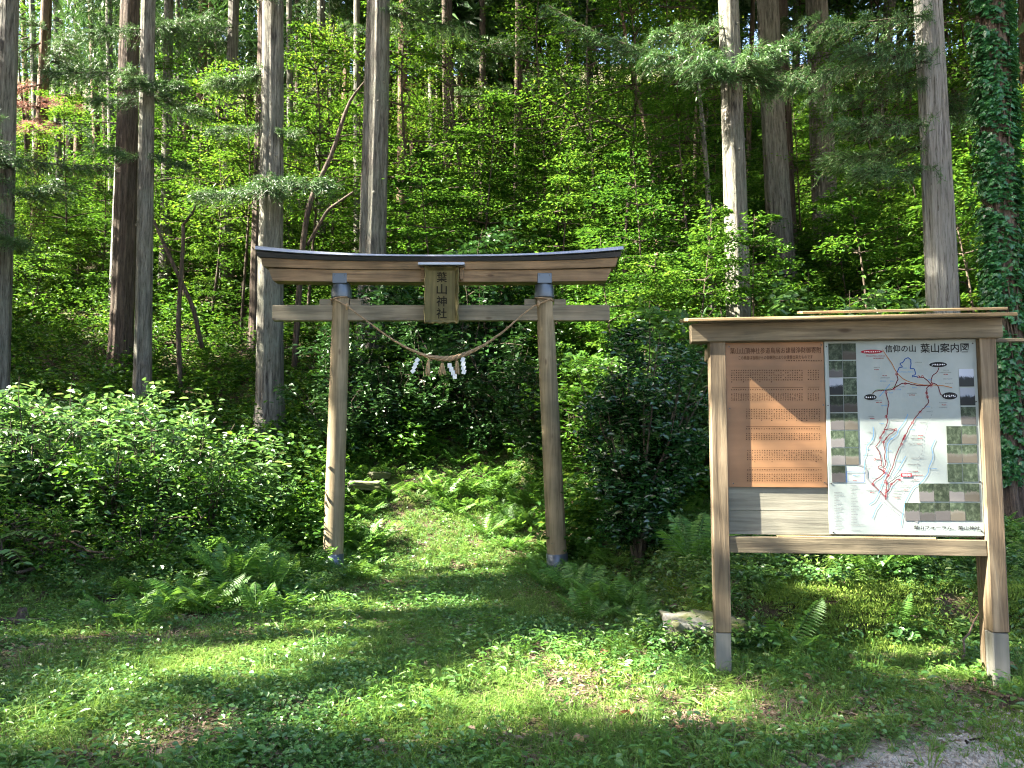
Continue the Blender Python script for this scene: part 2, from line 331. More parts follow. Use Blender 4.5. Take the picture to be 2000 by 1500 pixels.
# ------------------------------------------------------------------ ground
def ground_mat():
    m, nt, out = new_mat('ground_soil'); L = nt.links
    tc = N(nt, 'ShaderNodeTexCoord'); P = tc.outputs['Object']
    def noise(s, d=6, r=.6):
        n = N(nt, 'ShaderNodeTexNoise'); n.inputs['Scale'].default_value = s; n.inputs['Detail'].default_value = d; n.inputs['Roughness'].default_value = r
        L.new(P, n.inputs['Vector']); return n
    n1 = noise(3.2); n2 = noise(34, 4, .7); n3 = noise(1.1, 5)
    soil = ramp(nt, [(.3, (.02, .014, .009)), (.5, (.05, .035, .022)), (.7, (.11, .08, .052))]); L.new(n2.outputs[0], soil.inputs[0])
    moss = ramp(nt, [(.3, (.018, .03, .006)), (.7, (.07, .10, .014))]); L.new(n2.outputs[0], moss.inputs[0])
    f1 = ramp(nt, [(.46, (0, 0, 0)), (.60, (1, 1, 1))]); L.new(n1.outputs[0], f1.inputs[0])
    a = N(nt, 'ShaderNodeMix', data_type='RGBA'); L.new(f1.outputs[0], a.inputs[0]); L.new(soil.outputs[0], a.inputs[6]); L.new(moss.outputs[0], a.inputs[7])
    # gravel of the lane at the lower right
    sx = N(nt, 'ShaderNodeSeparateXYZ'); L.new(P, sx.inputs[0])
    def math_(op, a_, b_):
        n = N(nt, 'ShaderNodeMath', operation=op)
        for k, v in enumerate((a_, b_)):
            if isinstance(v, (int, float)): n.inputs[k].default_value = v
            else: L.new(v, n.inputs[k])
        return n.outputs[0]
    g = math_('SUBTRACT', math_('MULTIPLY', sx.outputs[0], .55), sx.outputs[1])          # .55x - y
    g = math_('ADD', g, 3.25); g = math_('ADD', g, math_('MULTIPLY', math_('SUBTRACT', n3.outputs[0], .5), 1.6))
    gf = N(nt, 'ShaderNodeMapRange'); gf.inputs[1].default_value = -.05; gf.inputs[2].default_value = .3; L.new(g, gf.inputs[0])
    n4 = noise(120, 3, .8); gr = ramp(nt, [(.3, (.15, .13, .10)), (.5, (.30, .265, .215)), (.7, (.44, .395, .33))]); L.new(n4.outputs[0], gr.inputs[0])
    b_ = N(nt, 'ShaderNodeMix', data_type='RGBA'); L.new(gf.outputs[0], b_.inputs[0]); L.new(a.outputs[2], b_.inputs[6]); L.new(gr.outputs[0], b_.inputs[7])
    b = N(nt, 'ShaderNodeBsdfPrincipled'); b.inputs['Roughness'].default_value = .95; b.inputs['Specular IOR Level'].default_value = .15
    L.new(b_.outputs[2], b.inputs['Base Color'])
    bp = N(nt, 'ShaderNodeBump'); bp.inputs['Strength'].default_value = .7; bp.inputs['Distance'].default_value = .02; L.new(n2.outputs[0], bp.inputs['Height'])
    L.new(bp.outputs[0], b.inputs['Normal']); L.new(b.outputs[0], out.inputs[0]); return m
gx = np.unique(np.concatenate([np.linspace(-160, -20, 36), np.linspace(-20, -6, 36), np.linspace(-6, 7, 132), np.linspace(7, 20, 34), np.linspace(20, 160, 36)]))
gy = np.unique(np.concatenate([np.linspace(-120, 2, 32), np.linspace(2, 16, 142), np.linspace(16, 40, 60), np.linspace(40, 180, 40)]))
X, Y = np.meshgrid(gx, gy); Z = height(X, Y); nx, ny = len(gx), len(gy)
ii = (np.arange(ny - 1)[:, None] * nx + np.arange(nx - 1)[None, :]).ravel()
GQ = np.stack([ii, ii + 1, ii + nx + 1, ii + nx], -1)
tag(link('ground', npmesh('ground', np.c_[X.ravel(), Y.ravel(), Z.ravel()], [GQ], True, ground_mat())), kind='structure')

# ------------------------------------------------------------------ foliage geometry
def patch(x, y, s, seed): return np.sin(x * s + seed) * np.sin(y * s * 1.3 + seed * 2) + .6 * np.sin(x * s * 2.3 + y * s * 1.1 + seed * 3) + .4 * np.sin(x * s * 4.1 - y * s * 3.7 + seed)
def unit(v): return v / (np.linalg.norm(v, axis=-1, keepdims=True) + 1e-9)
class Leaves:
    def __init__(s): s.V = []; s.Q = []; s.n = 0
    def add(s, P, D, Nn, L, W, fold=.16, droop=.12, a1=.35, w2=.36):
        P = np.asarray(P, float).reshape(-1, 3); k = len(P)
        D = unit(np.broadcast_to(np.asarray(D, float), (k, 3))); Nn = np.broadcast_to(np.asarray(Nn, float), (k, 3))
        S = unit(np.cross(D, Nn)); Nn = unit(np.cross(S, D))
        L = np.broadcast_to(np.asarray(L, float), (k,))[:, None]; W = np.broadcast_to(np.asarray(W, float), (k,))[:, None]
        b = P; t = P + D * L - Nn * droop * L
        r1 = P + D * L * a1 + S * W * .5 + Nn * fold * W; l1 = P + D * L * a1 - S * W * .5 + Nn * fold * W
        r2 = P + D * L * .74 + S * W * w2 + Nn * (fold * W - droop * L * .5); l2 = P + D * L * .74 - S * W * w2 + Nn * (fold * W - droop * L * .5)
        V = np.stack([b, r1, r2, t, l2, l1], 1).reshape(-1, 3)
        o = np.arange(k)[:, None] * 6 + s.n
        s.Q.append(np.concatenate([o + np.array([0, 1, 2, 3]), o + np.array([0, 3, 4, 5])])); s.V.append(V); s.n += len(V)
    def blades(s, P, D, Nn, L, W, droop=.15):
        """narrow four-point blades (needles, pinnae, grass)"""
        P = np.asarray(P, float).reshape(-1, 3); k = len(P)
        D = unit(np.broadcast_to(np.asarray(D, float), (k, 3))); Nn = np.broadcast_to(np.asarray(Nn, float), (k, 3))
        S = unit(np.cross(D, Nn)); Nn = unit(np.cross(S, D))
        L = np.broadcast_to(np.asarray(L, float), (k,))[:, None]; W = np.broadcast_to(np.asarray(W, float), (k,))[:, None]
        m = P + D * L * .45
        V = np.stack([P, m + S * W * .5, P + D * L - Nn * droop * L, m - S * W * .5], 1).reshape(-1, 3)
        o = np.arange(k)[:, None] * 4 + s.n; s.Q.append(o + np.array([0, 1, 2, 3])); s.V.append(V); s.n += len(V)
    def arrays(s): return np.vstack(s.V), np.vstack(s.Q)
    def mesh(s, name, mat): V, Q = s.arrays(); return npmesh(name, V, [Q], False, mat)
def up_jit(k, j, r): return unit(np.c_[r.normal(0, j, k), r.normal(0, j, k), np.ones(k)])
def rdir(k, r, zs=.3):
    a = r.uniform(0, 2 * np.pi, k); return unit(np.c_[np.cos(a), np.sin(a), r.normal(0, zs, k)])

# shared prototypes live in a collection that is never linked to the scene
def proto(name, meshes):
    c = bpy.data.collections.new(name)
    for i, me in enumerate(meshes):
        o = bpy.data.objects.new('%s_%02d' % (name, i), me); c.objects.link(o)
    return c
def scatter(name, P, rotz, tilt, scale, idx, coll):
    """one object of uncountable stuff: prototypes instanced on points"""
    P = np.asarray(P, np.float32); k = len(P)
    me = bpy.data.meshes.new(name); me.vertices.add(k); me.vertices.foreach_set('co', P.ravel())
    a = me.attributes.new('rot', 'FLOAT_VECTOR', 'POINT'); a.data.foreach_set('vector', np.c_[tilt, rotz].astype(np.float32).ravel())
    a = me.attributes.new('scl', 'FLOAT', 'POINT'); a.data.foreach_set('value', np.asarray(scale, np.float32))
    a = me.attributes.new('idx', 'INT', 'POINT'); a.data.foreach_set('value', np.asarray(idx, np.int32))
    o = link(name, me)
    ng = bpy.data.node_groups.new(name, 'GeometryNodeTree')
    ng.interface.new_socket('Geometry', in_out='INPUT', socket_type='NodeSocketGeometry'); ng.interface.new_socket('Geometry', in_out='OUTPUT', socket_type='NodeSocketGeometry')
    gi = ng.nodes.new('NodeGroupInput'); go = ng.nodes.new('NodeGroupOutput'); iop = ng.nodes.new('GeometryNodeInstanceOnPoints')
    ci = ng.nodes.new('GeometryNodeCollectionInfo'); ci.inputs['Collection'].default_value = coll; ci.inputs['Separate Children'].default_value = True; ci.inputs['Reset Children'].default_value = True
    def attr(nm, ty):
        n = ng.nodes.new('GeometryNodeInputNamedAttribute'); n.data_type = ty; n.inputs[0].default_value = nm; return n.outputs[0]
    e2r = ng.nodes.new('FunctionNodeEulerToRotation'); ng.links.new(attr('rot', 'FLOAT_VECTOR'), e2r.inputs[0])
    ng.links.new(gi.outputs[0], iop.inputs['Points']); ng.links.new(ci.outputs[0], iop.inputs['Instance']); iop.inputs['Pick Instance'].default_value = True
    ng.links.new(attr('idx', 'INT'), iop.inputs['Instance Index']); ng.links.new(e2r.outputs[0], iop.inputs['Rotation']); ng.links.new(attr('scl', 'FLOAT'), iop.inputs['Scale'])
    ng.links.new(iop.outputs[0], go.inputs[0])
    md = o.modifiers.new('scatter', 'NODES'); md.node_group = ng
    return o

# ------------------------------------------------------------------ sun gaps: places the photograph shows in full sun; canopy clumps never stand on their rays
GAPS = []
def gap(p, r): GAPS.append((np.array(p, float), r))
for (px, py, r) in [(60, 1255, .38), (190, 1240, .32), (320, 1225, .22), (450, 1315, .42), (540, 1290, .42), (640, 1250, .22), (700, 1205, .28), (790, 1212, .3), (880, 1200, .22),
                    (1090, 1265, .28), (1160, 1335, .34), (1240, 1352, .34), (1060, 1350, .2), (1350, 1395, .3), (1440, 1400, .26), (960, 1072, .4), (880, 1040, .4), (1010, 1060, .2),
                    (300, 1462, .25), (200, 1475, .22), (520, 1440, .18), (740, 1060, .3), (700, 1030, .35), (600, 1040, .3), (930, 985, .5), (850, 960, .4), (780, 1000, .45), (1000, 950, .4), (900, 920, .35), (720, 960, .3), (680, 1000, .3), (1180, 1280, .2), (1300, 1290, .2), (460, 1120, .3), (560, 1090, .3), (760, 1130, .32), (860, 1110, .32), (820, 1170, .25), (960, 1130, .25), (1000, 1180, .2), (420, 1230, .2), (1000, 1330, .2), (930, 1380, .2), (80, 1450, .2)]:
    gap(ground(px, py), r * 1.12)
for (px, py, D, r) in [(40, 830, 9.8, 1.0), (150, 850, 9.6, .8), (270, 880, 9.4, .8), (370, 900, 9.3, .75), (450, 1130, 8.0, .4), (360, 1150, 7.8, .3), (240, 990, 8.6, .4), (290, 800, 10.2, .6), (430, 850, 10.2, .5), (130, 960, 8.8, .5), (60, 900, 9, .5), (340, 960, 9, .4), (120, 790, 10.8, .5), (330, 990, 8.8, .35), (470, 930, 9.6, .3),
                       (640, 830, 9.7, .16), (638, 950, 9.7, .22), (1056, 820, 9.7, .16), (1060, 870, 9.7, .12),
                       (1500, 740, 5.45, 0.22), (1500, 840, 5.45, 0.22), (1500, 930, 5.45, 0.22), (1500, 1020, 5.45, 0.22), (1560, 740, 5.45, 0.22), (1560, 840, 5.45, 0.22), (1560, 930, 5.45, 0.22), (1560, 1020, 5.45, 0.22), (1620, 740, 5.45, 0.22), (1620, 840, 5.45, 0.22), (1620, 930, 5.45, 0.22), (1620, 1020, 5.45, 0.22), (1680, 740, 5.45, 0.22), (1680, 840, 5.45, 0.22), (1680, 930, 5.45, 0.22), (1680, 1020, 5.45, 0.22), (1740, 740, 5.45, 0.22), (1740, 840, 5.45, 0.22), (1740, 930, 5.45, 0.22), (1740, 1020, 5.45, 0.22), (1800, 740, 5.45, 0.22), (1800, 840, 5.45, 0.22), (1800, 930, 5.45, 0.22), (1800, 1020, 5.45, 0.22), (1860, 740, 5.45, 0.22), (1860, 840, 5.45, 0.22), (1860, 930, 5.45, 0.22), (1860, 1020, 5.45, 0.22), (1910, 740, 5.45, 0.22), (1910, 840, 5.45, 0.22), (1910, 930, 5.45, 0.22), (1910, 1020, 5.45, 0.22), (1400, 700, 5.5, 0.1), (1400, 790, 5.5, 0.1), (1400, 880, 5.5, 0.1), (1393, 740, 5.55, .04), (1391, 850, 5.55, .04), (1355, 655, 5.5, .05), (1342, 625, 5.4, .08), (1750, 612, 5.4, .2), (1550, 618, 5.45, .2), (1900, 608, 5.35, .2),
                       (1750, 1175, 6.9, .4), (1680, 1170, 6.9, .3), (1640, 1155, 7.0, .25), (1560, 1150, 7.2, .2), (1850, 1180, 6.9, .25), (1340, 1200, 6.3, .22),
                       (525, 40, 14.2, .5), (525, 120, 14.2, .6), (520, 240, 14.2, .5), (520, 320, 14.2, .3), (735, 60, 15.5, .6), (735, 180, 15.5, .6), (730, 330, 15.5, .5), (725, 440, 15.5, .3), (1425, 220, 12.5, .35), (1430, 300, 12.5, .25), (1440, 560, 12.5, .2),
                       (1490, 40, 17, .3), (1830, 90, 10, .2), (1835, 240, 10, .2), (1400, 130, 12.4, .4), (1330, 80, 12, .5), (1250, 200, 12, .5),
                       (160, 120, 28, 2.6), (110, 330, 26, 2.2), (200, 270, 24, 1.8), (60, 60, 30, 2.0), (230, 90, 17, .5), (620, 130, 28, 2.0), (420, 180, 24, 1.6), (560, 520, 20, 1.1), (640, 540, 18, .9),
                       (470, 500, 21, 1.2), (350, 540, 20, .9), (150, 560, 19, 1.0), (230, 540, 17, .7), (800, 110, 24, 1.4), (1000, 90, 22, 1.3), (1180, 60, 22, 1.2), (900, 300, 22, 1.1), (820, 330, 20, .9),
                       (1040, 260, 22, 1.0), (1130, 300, 18, 1.1), (1180, 400, 16, 1.0), (1060, 440, 17, .9), (1230, 520, 14, .8), (1150, 560, 13, .6), (1280, 470, 14, .5), (1260, 620, 11, .45), (1220, 660, 10.5, .4),
                       (1320, 560, 13, .5), (1640, 560, 13, .6), (1780, 580, 12, .5), (1560, 590, 12, .4), (1700, 430, 22, .6), (1540, 480, 17, .3), (1110, 640, 12, .4), (950, 560, 14, .5), (900, 640, 13.5, .35), (980, 470, 16, .8), (870, 470, 17, .7),
                       (1720, 330, 15, .5), (1660, 200, 15, .4), (1290, 330, 17, .6), (1560, 300, 20, .6), (690, 600, 15, .3)]:
    gap(at(px, py, D), r)
GP = np.array([g[0] for g in GAPS]); GR = np.array([g[1] for g in GAPS])
def keep_out_of_gaps(C, rad):
    """mask of clump centres that leave the sun's way to the gaps free"""
    w = C[:, None, :] - GP[None]; t = w @ SUN_TO
    d = np.linalg.norm(w - t[..., None] * SUN_TO, axis=-1)
    return ~np.any((t > .8) & (d < GR[None] + rad), axis=1)

# ------------------------------------------------------------------ cedars
def trunk_mesh(name, axis_pts, r0, mat, n=20, flare=.35, seed=0, knots=0, knot_span=(1, 9)):
    r = np.random.default_rng(seed); pts = np.asarray(axis_pts, float)
    zz = pts[:, 2] - pts[0, 2]; H = zz[-1]
    rad = r0 * (1 - .62 * (zz / H)) * (1 + flare * np.exp(-zz / .35))
    a = np.linspace(0, 2 * np.pi, n, endpoint=False)
    ph = r.uniform(0, 6.28, 6)
    ridge = 1 + .035 * np.sin(5 * a + ph[0])[None, :] + .03 * np.sin(9 * a[None, :] + ph[1] + zz[:, None] * .6) + .02 * np.sin(3 * a[None, :] + zz[:, None] * .35 + ph[2])
    ridge += .16 * np.exp(-zz / .3)[:, None] * np.maximum(0, np.sin(4 * a + ph[3]))[None, :] + r.normal(0, .012, (len(zz), n))
    if n >= 40:                                              # fibrous bark: strips that wander up the trunk
        kz = np.linspace(0, H, 26); base = r.normal(0, 1, (26, n)) * .4 + r.normal(0, 1, (1, n)); base = np.stack([np.interp(zz, kz, base[:, j]) for j in range(n)], 1)
        ridge = ridge + .022 * base
    mb = MB(); mb.tube(pts, rad[:, None] * ridge, n)
    for _ in range(knots):                                   # branch scars and short stubs
        z = r.uniform(*knot_span); k = np.searchsorted(zz, z); k = min(k, len(pts) - 1)
        an = r.uniform(math.pi, 2 * math.pi); d = np.array([math.cos(an), math.sin(an), r.uniform(-.2, .3)]); rr = rad[k]
        c = pts[k] + d * rr * .8; kr = rr * r.uniform(.12, .22); ln = kr * r.uniform(1.1, 2.0)
        mb.tube([c, c + d * ln * .6, c + d * ln], [kr * 1.5, kr, kr * .55], 6)
    return mb.mesh(name, mat, True)
def clump_proto(r, nb, L, W, size):
    lv = Leaves(); C = r.normal(0, 1, (nb, 3)) * np.array([size, size, size * .38]); D = unit(C * np.array([1, 1, .4]) + np.c_[np.zeros((nb, 2)), np.full(nb, -.12)] + r.normal(0, .25, (nb, 3)))
    lv.blades(C, D, up_jit(nb, .7, r), r.uniform(.6, 1.2, nb) * L, W * r.uniform(.7, 1.3, nb), .25); return lv.arrays()
CLUMP_FAR = [clump_proto(np.random.default_rng(50 + i), 26, .50, .13, .33) for i in range(4)]
CLUMP_NEAR = [clump_proto(np.random.default_rng(70 + i), 90, .30, .035, .36) for i in range(4)]
CLUMP_FINE = [clump_proto(np.random.default_rng(90 + i), 20, .30, .085, .19) for i in range(4)]
def crown_mesh(name, axis_fn, z0, z1, R, nclump, protos, seed, mat, clear=.62):
    r = np.random.default_rng(seed); t = r.uniform(0, 1, nclump) ** .85
    z = z0 + (z1 - z0) * t; prof = R * np.minimum(1, (1 - t) * 1.5 + .08) * np.minimum(1, .45 + t * 3)
    a = r.uniform(0, 6.283, nclump); rr = prof * np.sqrt(r.uniform(.03, 1, nclump))
    ax = axis_fn(z); C = np.c_[ax[:, 0] + np.cos(a) * rr, ax[:, 1] + np.sin(a) * rr, z - rr * .22 + r.normal(0, .2, nclump)]
    C = C[keep_out_of_gaps(C, clear)]
    V = []; Q = []; n = 0
    for c in C:
        v, q = protos[r.integers(len(protos))]; an = r.uniform(0, 6.28); s = r.uniform(.8, 1.35); ca, sa = math.cos(an) * s, math.sin(an) * s
        V.append(np.c_[v[:, 0] * ca - v[:, 1] * sa, v[:, 0] * sa + v[:, 1] * ca, v[:, 2] * s] + c); Q.append(q + n); n += len(v)
    if not V: return None
    return npmesh(name, np.vstack(V), [np.vstack(Q)], False, mat)
def bough_mesh(name, L, seed, mat_limb, mat_leaf, droop=.35, dens=1.0, upturn=.15):
    """one cedar bough growing along +X: limb + drooping needle sprays"""
    r = np.random.default_rng(seed); t = np.linspace(0, 1, 9)
    pts = np.c_[t * L, .08 * L * np.sin(t * 3 + seed), L * (-droop * t ** 1.4 * .6 + upturn * t ** 3)]
    limb = MB(); limb.tube(pts, .013 * (1 - .8 * t) * max(L, .8) ** .7, 6)
    lv = Leaves(); nt_ = int(34 * L * dens) + 12
    for _ in range(nt_):
        tt = r.uniform(.03, 1); k = tt * 8; i0 = int(min(k, 7)); p = pts[i0] + (pts[i0 + 1] - pts[i0]) * (k - i0)
        an = r.choice([-1, 1]) * r.uniform(.3, 1.3); d = np.array([math.cos(an), math.sin(an), r.uniform(-.5, .25)]); ln = r.uniform(.22, .5) * (1.1 - .5 * tt) * min(1.2, .6 + .4 * L)
        m = 40; s = r.uniform(.05, 1, m)[:, None]; base = p + d * ln * s + np.array([0, 0, -.35]) * ln * s ** 2 + r.normal(0, .02, (m, 3))
        D = unit(d + r.normal(0, .55, (m, 3)) + np.array([0, 0, .1])); lv.blades(base, D, up_jit(m, .8, r), r.uniform(.05, .12, m), r.uniform(.007, .013, m), .3)
        limb.tube([p, p + d * ln * .6 + np.array([0, 0, -.1]) * ln, p + d * ln + np.array([0, 0, -.33]) * ln], [.006, .004, .002], 3, False)
    return limb.mesh(name + '_limb', mat_limb, True), lv.mesh(name + '_needles', mat_leaf)
BOUGHS = [bough_mesh('bough', L, 100 + i, M['bark_twig'], M['needle'], dr, de) for i, (L, dr, de) in enumerate([(.9, .3, 1.2), (1.3, .4, 1.1), (1.8, .3, 1.1), (2.4, .35, 1.0), (1.1, .6, 1.3), (3.0, -.25, .9)])]
DEAD = bough_mesh('bough', 1.4, 140, M['bark_twig'], M['needle_dead'], .7, 1.0)

CEDARS = {}
def zone(px):
    for lim, t in ((40, 'at the left edge'), (240, 'left of the thick dark trunk'), (400, 'behind the slim grey cedar'), (530, 'left of the broad trunk beside the gate'), (730, 'between the two broad trunks'), (880, 'between gnarled trunk and dark straight cedar'), (1020, 'between the dark straight and thin dark cedars'),
                   (1220, 'above the gate\'s right end'), (1430, 'just left of the knotty cedar'), (1600, 'between knotty and big dark cedars'), (1820, 'left of the smooth pale cedar'), (1940, 'between pale and ivy-clad cedars'), (9999, 'at the right edge')):
        if px < lim: return t
def cedar(key, label, px0, pxb, D, wpx, bark='bark', pyb=None, H=24, crown=(9, 24, 2.3), nclump=300, near=False, knots=6, boughs=(), group=None, n=20, yref=400, flare=.35, protos=None):
    """px0: photo x of the trunk centre at the top edge; pxb: at its foot (row pyb or the ground); wpx: width at row yref"""
    xb = ray(pxb, pyb or 700)[0] * D; zb = float(height(xb, D)) - .12
    if pyb: zb = min(zb, at(pxb, pyb, D)[2]) if abs(zb - at(pxb, pyb, D)[2]) < .4 else zb
    top = at(px0, 0, D); slope = (top[0] - xb) / (top[2] - zb)
    root = empty('cedar_tree', (xb, D, zb))
    tag(root, label, 'tree', group or 'tall cedars of the wood')
    zz = np.unique(np.concatenate([[0, .08, .18, .3, .5, .75], np.linspace(1, 10, 40), np.linspace(10, H, 12)])); r = np.random.default_rng(abs(hash(key)) % 9999 if not isinstance(key, int) else key)
    w = r.normal(0, .012, 2); axis = lambda z: np.c_[slope * z + w[0] * np.sin(z * .6), w[1] * z * .2 + w[1] * np.sin(z * .5), z]
    r0 = wpx / F * D / 2; zref = at(px0, yref, D)[2] - zb; r0 = r0 / max(.5, 1 - .62 * zref / H)
    link('trunk', trunk_mesh('trunk', axis(zz), r0, M[bark], 56 if n == 20 and D < 19 else n, flare, abs(int(px0 * 7)) + 3, knots, (1.0, 11)), None, root)
    if crown and nclump:
        # clump centres are tested in world space
        f = lambda z: axis(z) + np.array([xb, D, zb]) * np.array([1, 1, 0])
        cm = crown_mesh('crown', lambda z: f(z - zb), crown[0] + zb, crown[1] + zb, crown[2], nclump, protos or (CLUMP_NEAR if near else CLUMP_FAR), int(px0 * 3) + 11, M['needle'])
        if cm:
            o = link('crown', cm, None, root); o.location = (-xb, -D, -zb)
    for (py, az, kind, s) in boughs:
        z = at(px0, py, D)[2] - zb; p = axis(np.array([z]))[0]
        me = DEAD if kind == 'dead' else BOUGHS[kind]
        b = link('bough', me[0], None, root, p); b.rotation_euler = (random.uniform(-.1, .1), random.uniform(-.15, .15), math.radians(az)); b.scale = (s, s, s)
        link('needles', me[1], None, b)
    CEDARS[key] = root; return root
# az: 0 = to the right, 180 = to the left, 270 = towards the viewer
cedar('T1', 'grey cedar trunk cut off by the photo\'s left edge', 18, -8, 14, 40, pyb=800, boughs=[(330, 300, 3, 1.0), (380, 340, 1, 1.1), (430, 290, 4, 1.2), (300, 20, 2, .9), (470, 320, 4, 1.0), (360, 270, 1, 1.2)])
cedar('T3', 'reddish cedar with withered brown sprays near the left edge', 92, 68, 24, 24, 'bark_red', pyb=570, near=True, nclump=210, crown=(5.8, 22, 2.6), boughs=[(170, 200, 'dead', 1.6), (215, 240, 'dead', 1.5), (240, 300, 'dead', 1.4), (200, 330, 'dead', 1.3), (90, 160, 3, 1.3), (120, 320, 2, 1.3), (60, 250, 3, 1.2)])
cedar('T4', 'slender orange-brown cedar standing alone far up the left slope', 152, 146, 33, 17, 'bark_red', pyb=500, near=True, nclump=210, crown=(4.8, 20, 2.9), boughs=[(260, 300, 3, 1.5), (300, 200, 2, 1.5), (240, 20, 3, 1.4), (310, 330, 2, 1.4)])
cedar('T5', 'thick dark brown cedar trunk behind the slim grey one', 256, 232, 16.5, 40, 'bark_dark', pyb=750, near=True, crown=(10, 24, 2.5), knots=5, boughs=[(180, 30, 4, 1.3), (150, 200, 2, 1.0), (60, 340, 3, 1.0)])
cedar('T5b', 'thin sunlit cedar just left of the thick dark trunk', 246, 218, 19, 13, 'bark_pale', pyb=640, near=True, crown=(9, 22, 2.0), nclump=100)
cedar('T6', 'slim grey cedar with stripped red bark at its foot', 291, 277, 14.8, 30, pyb=790, knots=8, boughs=[(175, 330, 4, .9), (190, 210, 4, .8), (60, 190, 1, .8), (300, 350, 4, .8), (310, 220, 0, 1.0), (185, 270, 0, 1.0)])
cedar('T7', 'grey cedar right of the slim trunk, in front of the bright slope', 331, 318, 21, 21, pyb=640, near=True, nclump=210, crown=(6.8, 23, 2.5), boughs=[(60, 200, 2, 1.1), (70, 10, 2, 1.0), (330, 190, 1, 1.0)])
cedar('T9', 'orange-brown cedar, left one of a close pair', 396, 388, 26, 22, 'bark_red', pyb=505, near=True, nclump=210, crown=(7.8, 23, 2.5))
cedar('T9b', 'orange-brown cedar, right one of a close pair', 411, 406, 27, 17, 'bark_red', pyb=500, near=True, nclump=210, crown=(7.8, 23, 2.5))
cedar('T11', 'dark grey cedar just left of the broad trunk beside the gate', 456, 442, 20.5, 24, 'bark', pyb=580, near=True, nclump=210, crown=(7.3, 23, 2.6), boughs=[(270, 350, 1, 1.3), (250, 250, 1, 1.2), (60, 200, 2, 1.0)])
cedar('T13', 'broad cedar trunk behind the left end of the gate\'s lintel', 533, 526, 14.2, 46, pyb=850, knots=10, boughs=[(5, 270, 0, 1.0), (130, 190, 4, 1.0), (145, 170, 1, .8), (250, 200, 1, .8), (255, 330, 0, .7), (360, 330, 4, 1.2), (365, 210, 4, 1.1), (380, 280, 0, 1.2)])
cedar('T13b', 'dark cedar half hidden behind the broad trunk beside the gate', 516, 496, 17.5, 22, 'bark_dark', pyb=720, nclump=80)
cedar('T14', 'thin dappled cedar between the two broad trunks, left one', 603, 588, 27, 15, pyb=480, near=True, nclump=210, crown=(7.8, 23, 2.5))
cedar('T15', 'thin dappled cedar between the two broad trunks, middle one', 627, 626, 25, 20, pyb=480, near=True, nclump=210, crown=(8.3, 24, 2.5), boughs=[(190, 200, 2, 1.0)])
cedar('T16', 'thin brown cedar between the two broad trunks, right one', 680, 668, 29, 15, 'bark_red', pyb=410, near=True, crown=(9.5, 23, 2.2), nclump=110)
cedar('T18', 'tallest-looking gnarled cedar rising behind the gate\'s left half', 738, 722, 15.5, 51, pyb=780, knots=26, flare=.3, boughs=[(10, 20, 2, 1.0), (25, 330, 1, 1.0)])
cedar('T19', 'brown cedar right of the gnarled trunk', 788, 783, 24, 21, 'bark_red', pyb=430, near=True, crown=(8.5, 22, 2.4), boughs=[(90, 10, 3, 1.2), (60, 200, 2, 1.0), (130, 330, 2, 1.0)])
cedar('T20', 'far cedar between the gnarled trunk and the dark straight one', 824, 822, 32, 14, 'bark_dark', pyb=230, near=True, crown=(7.5, 22, 2.5), nclump=120)
cedar('T21', 'dark straight cedar above the gate\'s name plaque', 873, 883, 21.5, 25, 'bark_dark', pyb=455, near=True, crown=(10, 23, 2.4), boughs=[(60, 10, 3, 1.1), (90, 350, 2, 1.2)])
cedar('T22', 'grey far cedar right of the one above the plaque', 920, 918, 31, 16, 'bark', pyb=250, near=True, crown=(8, 22, 2.4), nclump=120)
cedar('T23', 'thin dark cedar above the gate\'s right half', 1012, 1014, 22.5, 18, 'bark_dark', pyb=425, near=True, crown=(9.5, 22, 2.3), boughs=[(130, 10, 2, 1.1), (180, 180, 2, 1.0)])
cedar('T24', 'far pale cedar right of the thin dark one', 1072, 1078, 31, 17, 'bark', pyb=280, near=True, crown=(8, 21, 2.4), nclump=110)
cedar('T24b', 'far brown cedar behind the thin dark one', 1048, 1050, 33, 12, 'bark_red', pyb=270, near=True, crown=(7, 21, 2.4), nclump=110)
cedar('T27', 'knotty grey cedar rising behind the notice board\'s left end', 1423, 1450, 12.4, 44, pyb=1010, knots=46, boughs=[(110, 165, 5, 1.0), (120, 200, 1, 1.1), (140, 300, 0, 1.2), (160, 230, 0, 1.3), (150, 350, 0, 1.2), (60, 190, 1, 1.0), (130, 20, 1, .9), (165, 270, 0, 1.1)])
cedar('T28', 'big brown cedar right of the knotty grey one', 1500, 1528, 17, 47, 'bark', pyb=540, knots=8, boughs=[(60, 350, 1, 1.0)])
cedar('T28b', 'narrow dark cedar touching the big brown one', 1530, 1548, 18.5, 20, 'bark_dark', pyb=520, nclump=90)
cedar('T29', 'big dark brown cedar above the plywood list, right of the big brown one', 1594, 1618, 18, 47, 'bark', pyb=540, knots=8, boughs=[(40, 200, 1, .8)])
cedar('T30', 'cedar stump-like trunk lit at its foot above the map board', 1738, 1702, 24, 26, 'bark', pyb=430, near=True, crown=(7.5, 22, 2.6), nclump=150)
cedar('T31', 'smooth pale leaning cedar behind the map board', 1815, 1858, 10, 55, 'bark_pale', pyb=1000, knots=5, flare=.2, boughs=[(40, 185, 2, .9), (95, 170, 2, .9), (130, 200, 1, 1.0), (250, 190, 1, 1.0), (280, 170, 4, 1.1), (330, 200, 4, 1.0), (160, 165, 2, .8), (180, 20, 0, .9)])
cedar('T33', 'brown cedar cut off by the photo\'s right edge', 2006, 2030, 15, 40, 'bark_red', pyb=700)
ivy_tree = cedar('T32', 'dark cedar trunk wrapped in climbing ivy at the right edge', 1933, 1976, 9.3, 58, 'bark_dark', pyb=1000, knots=2)
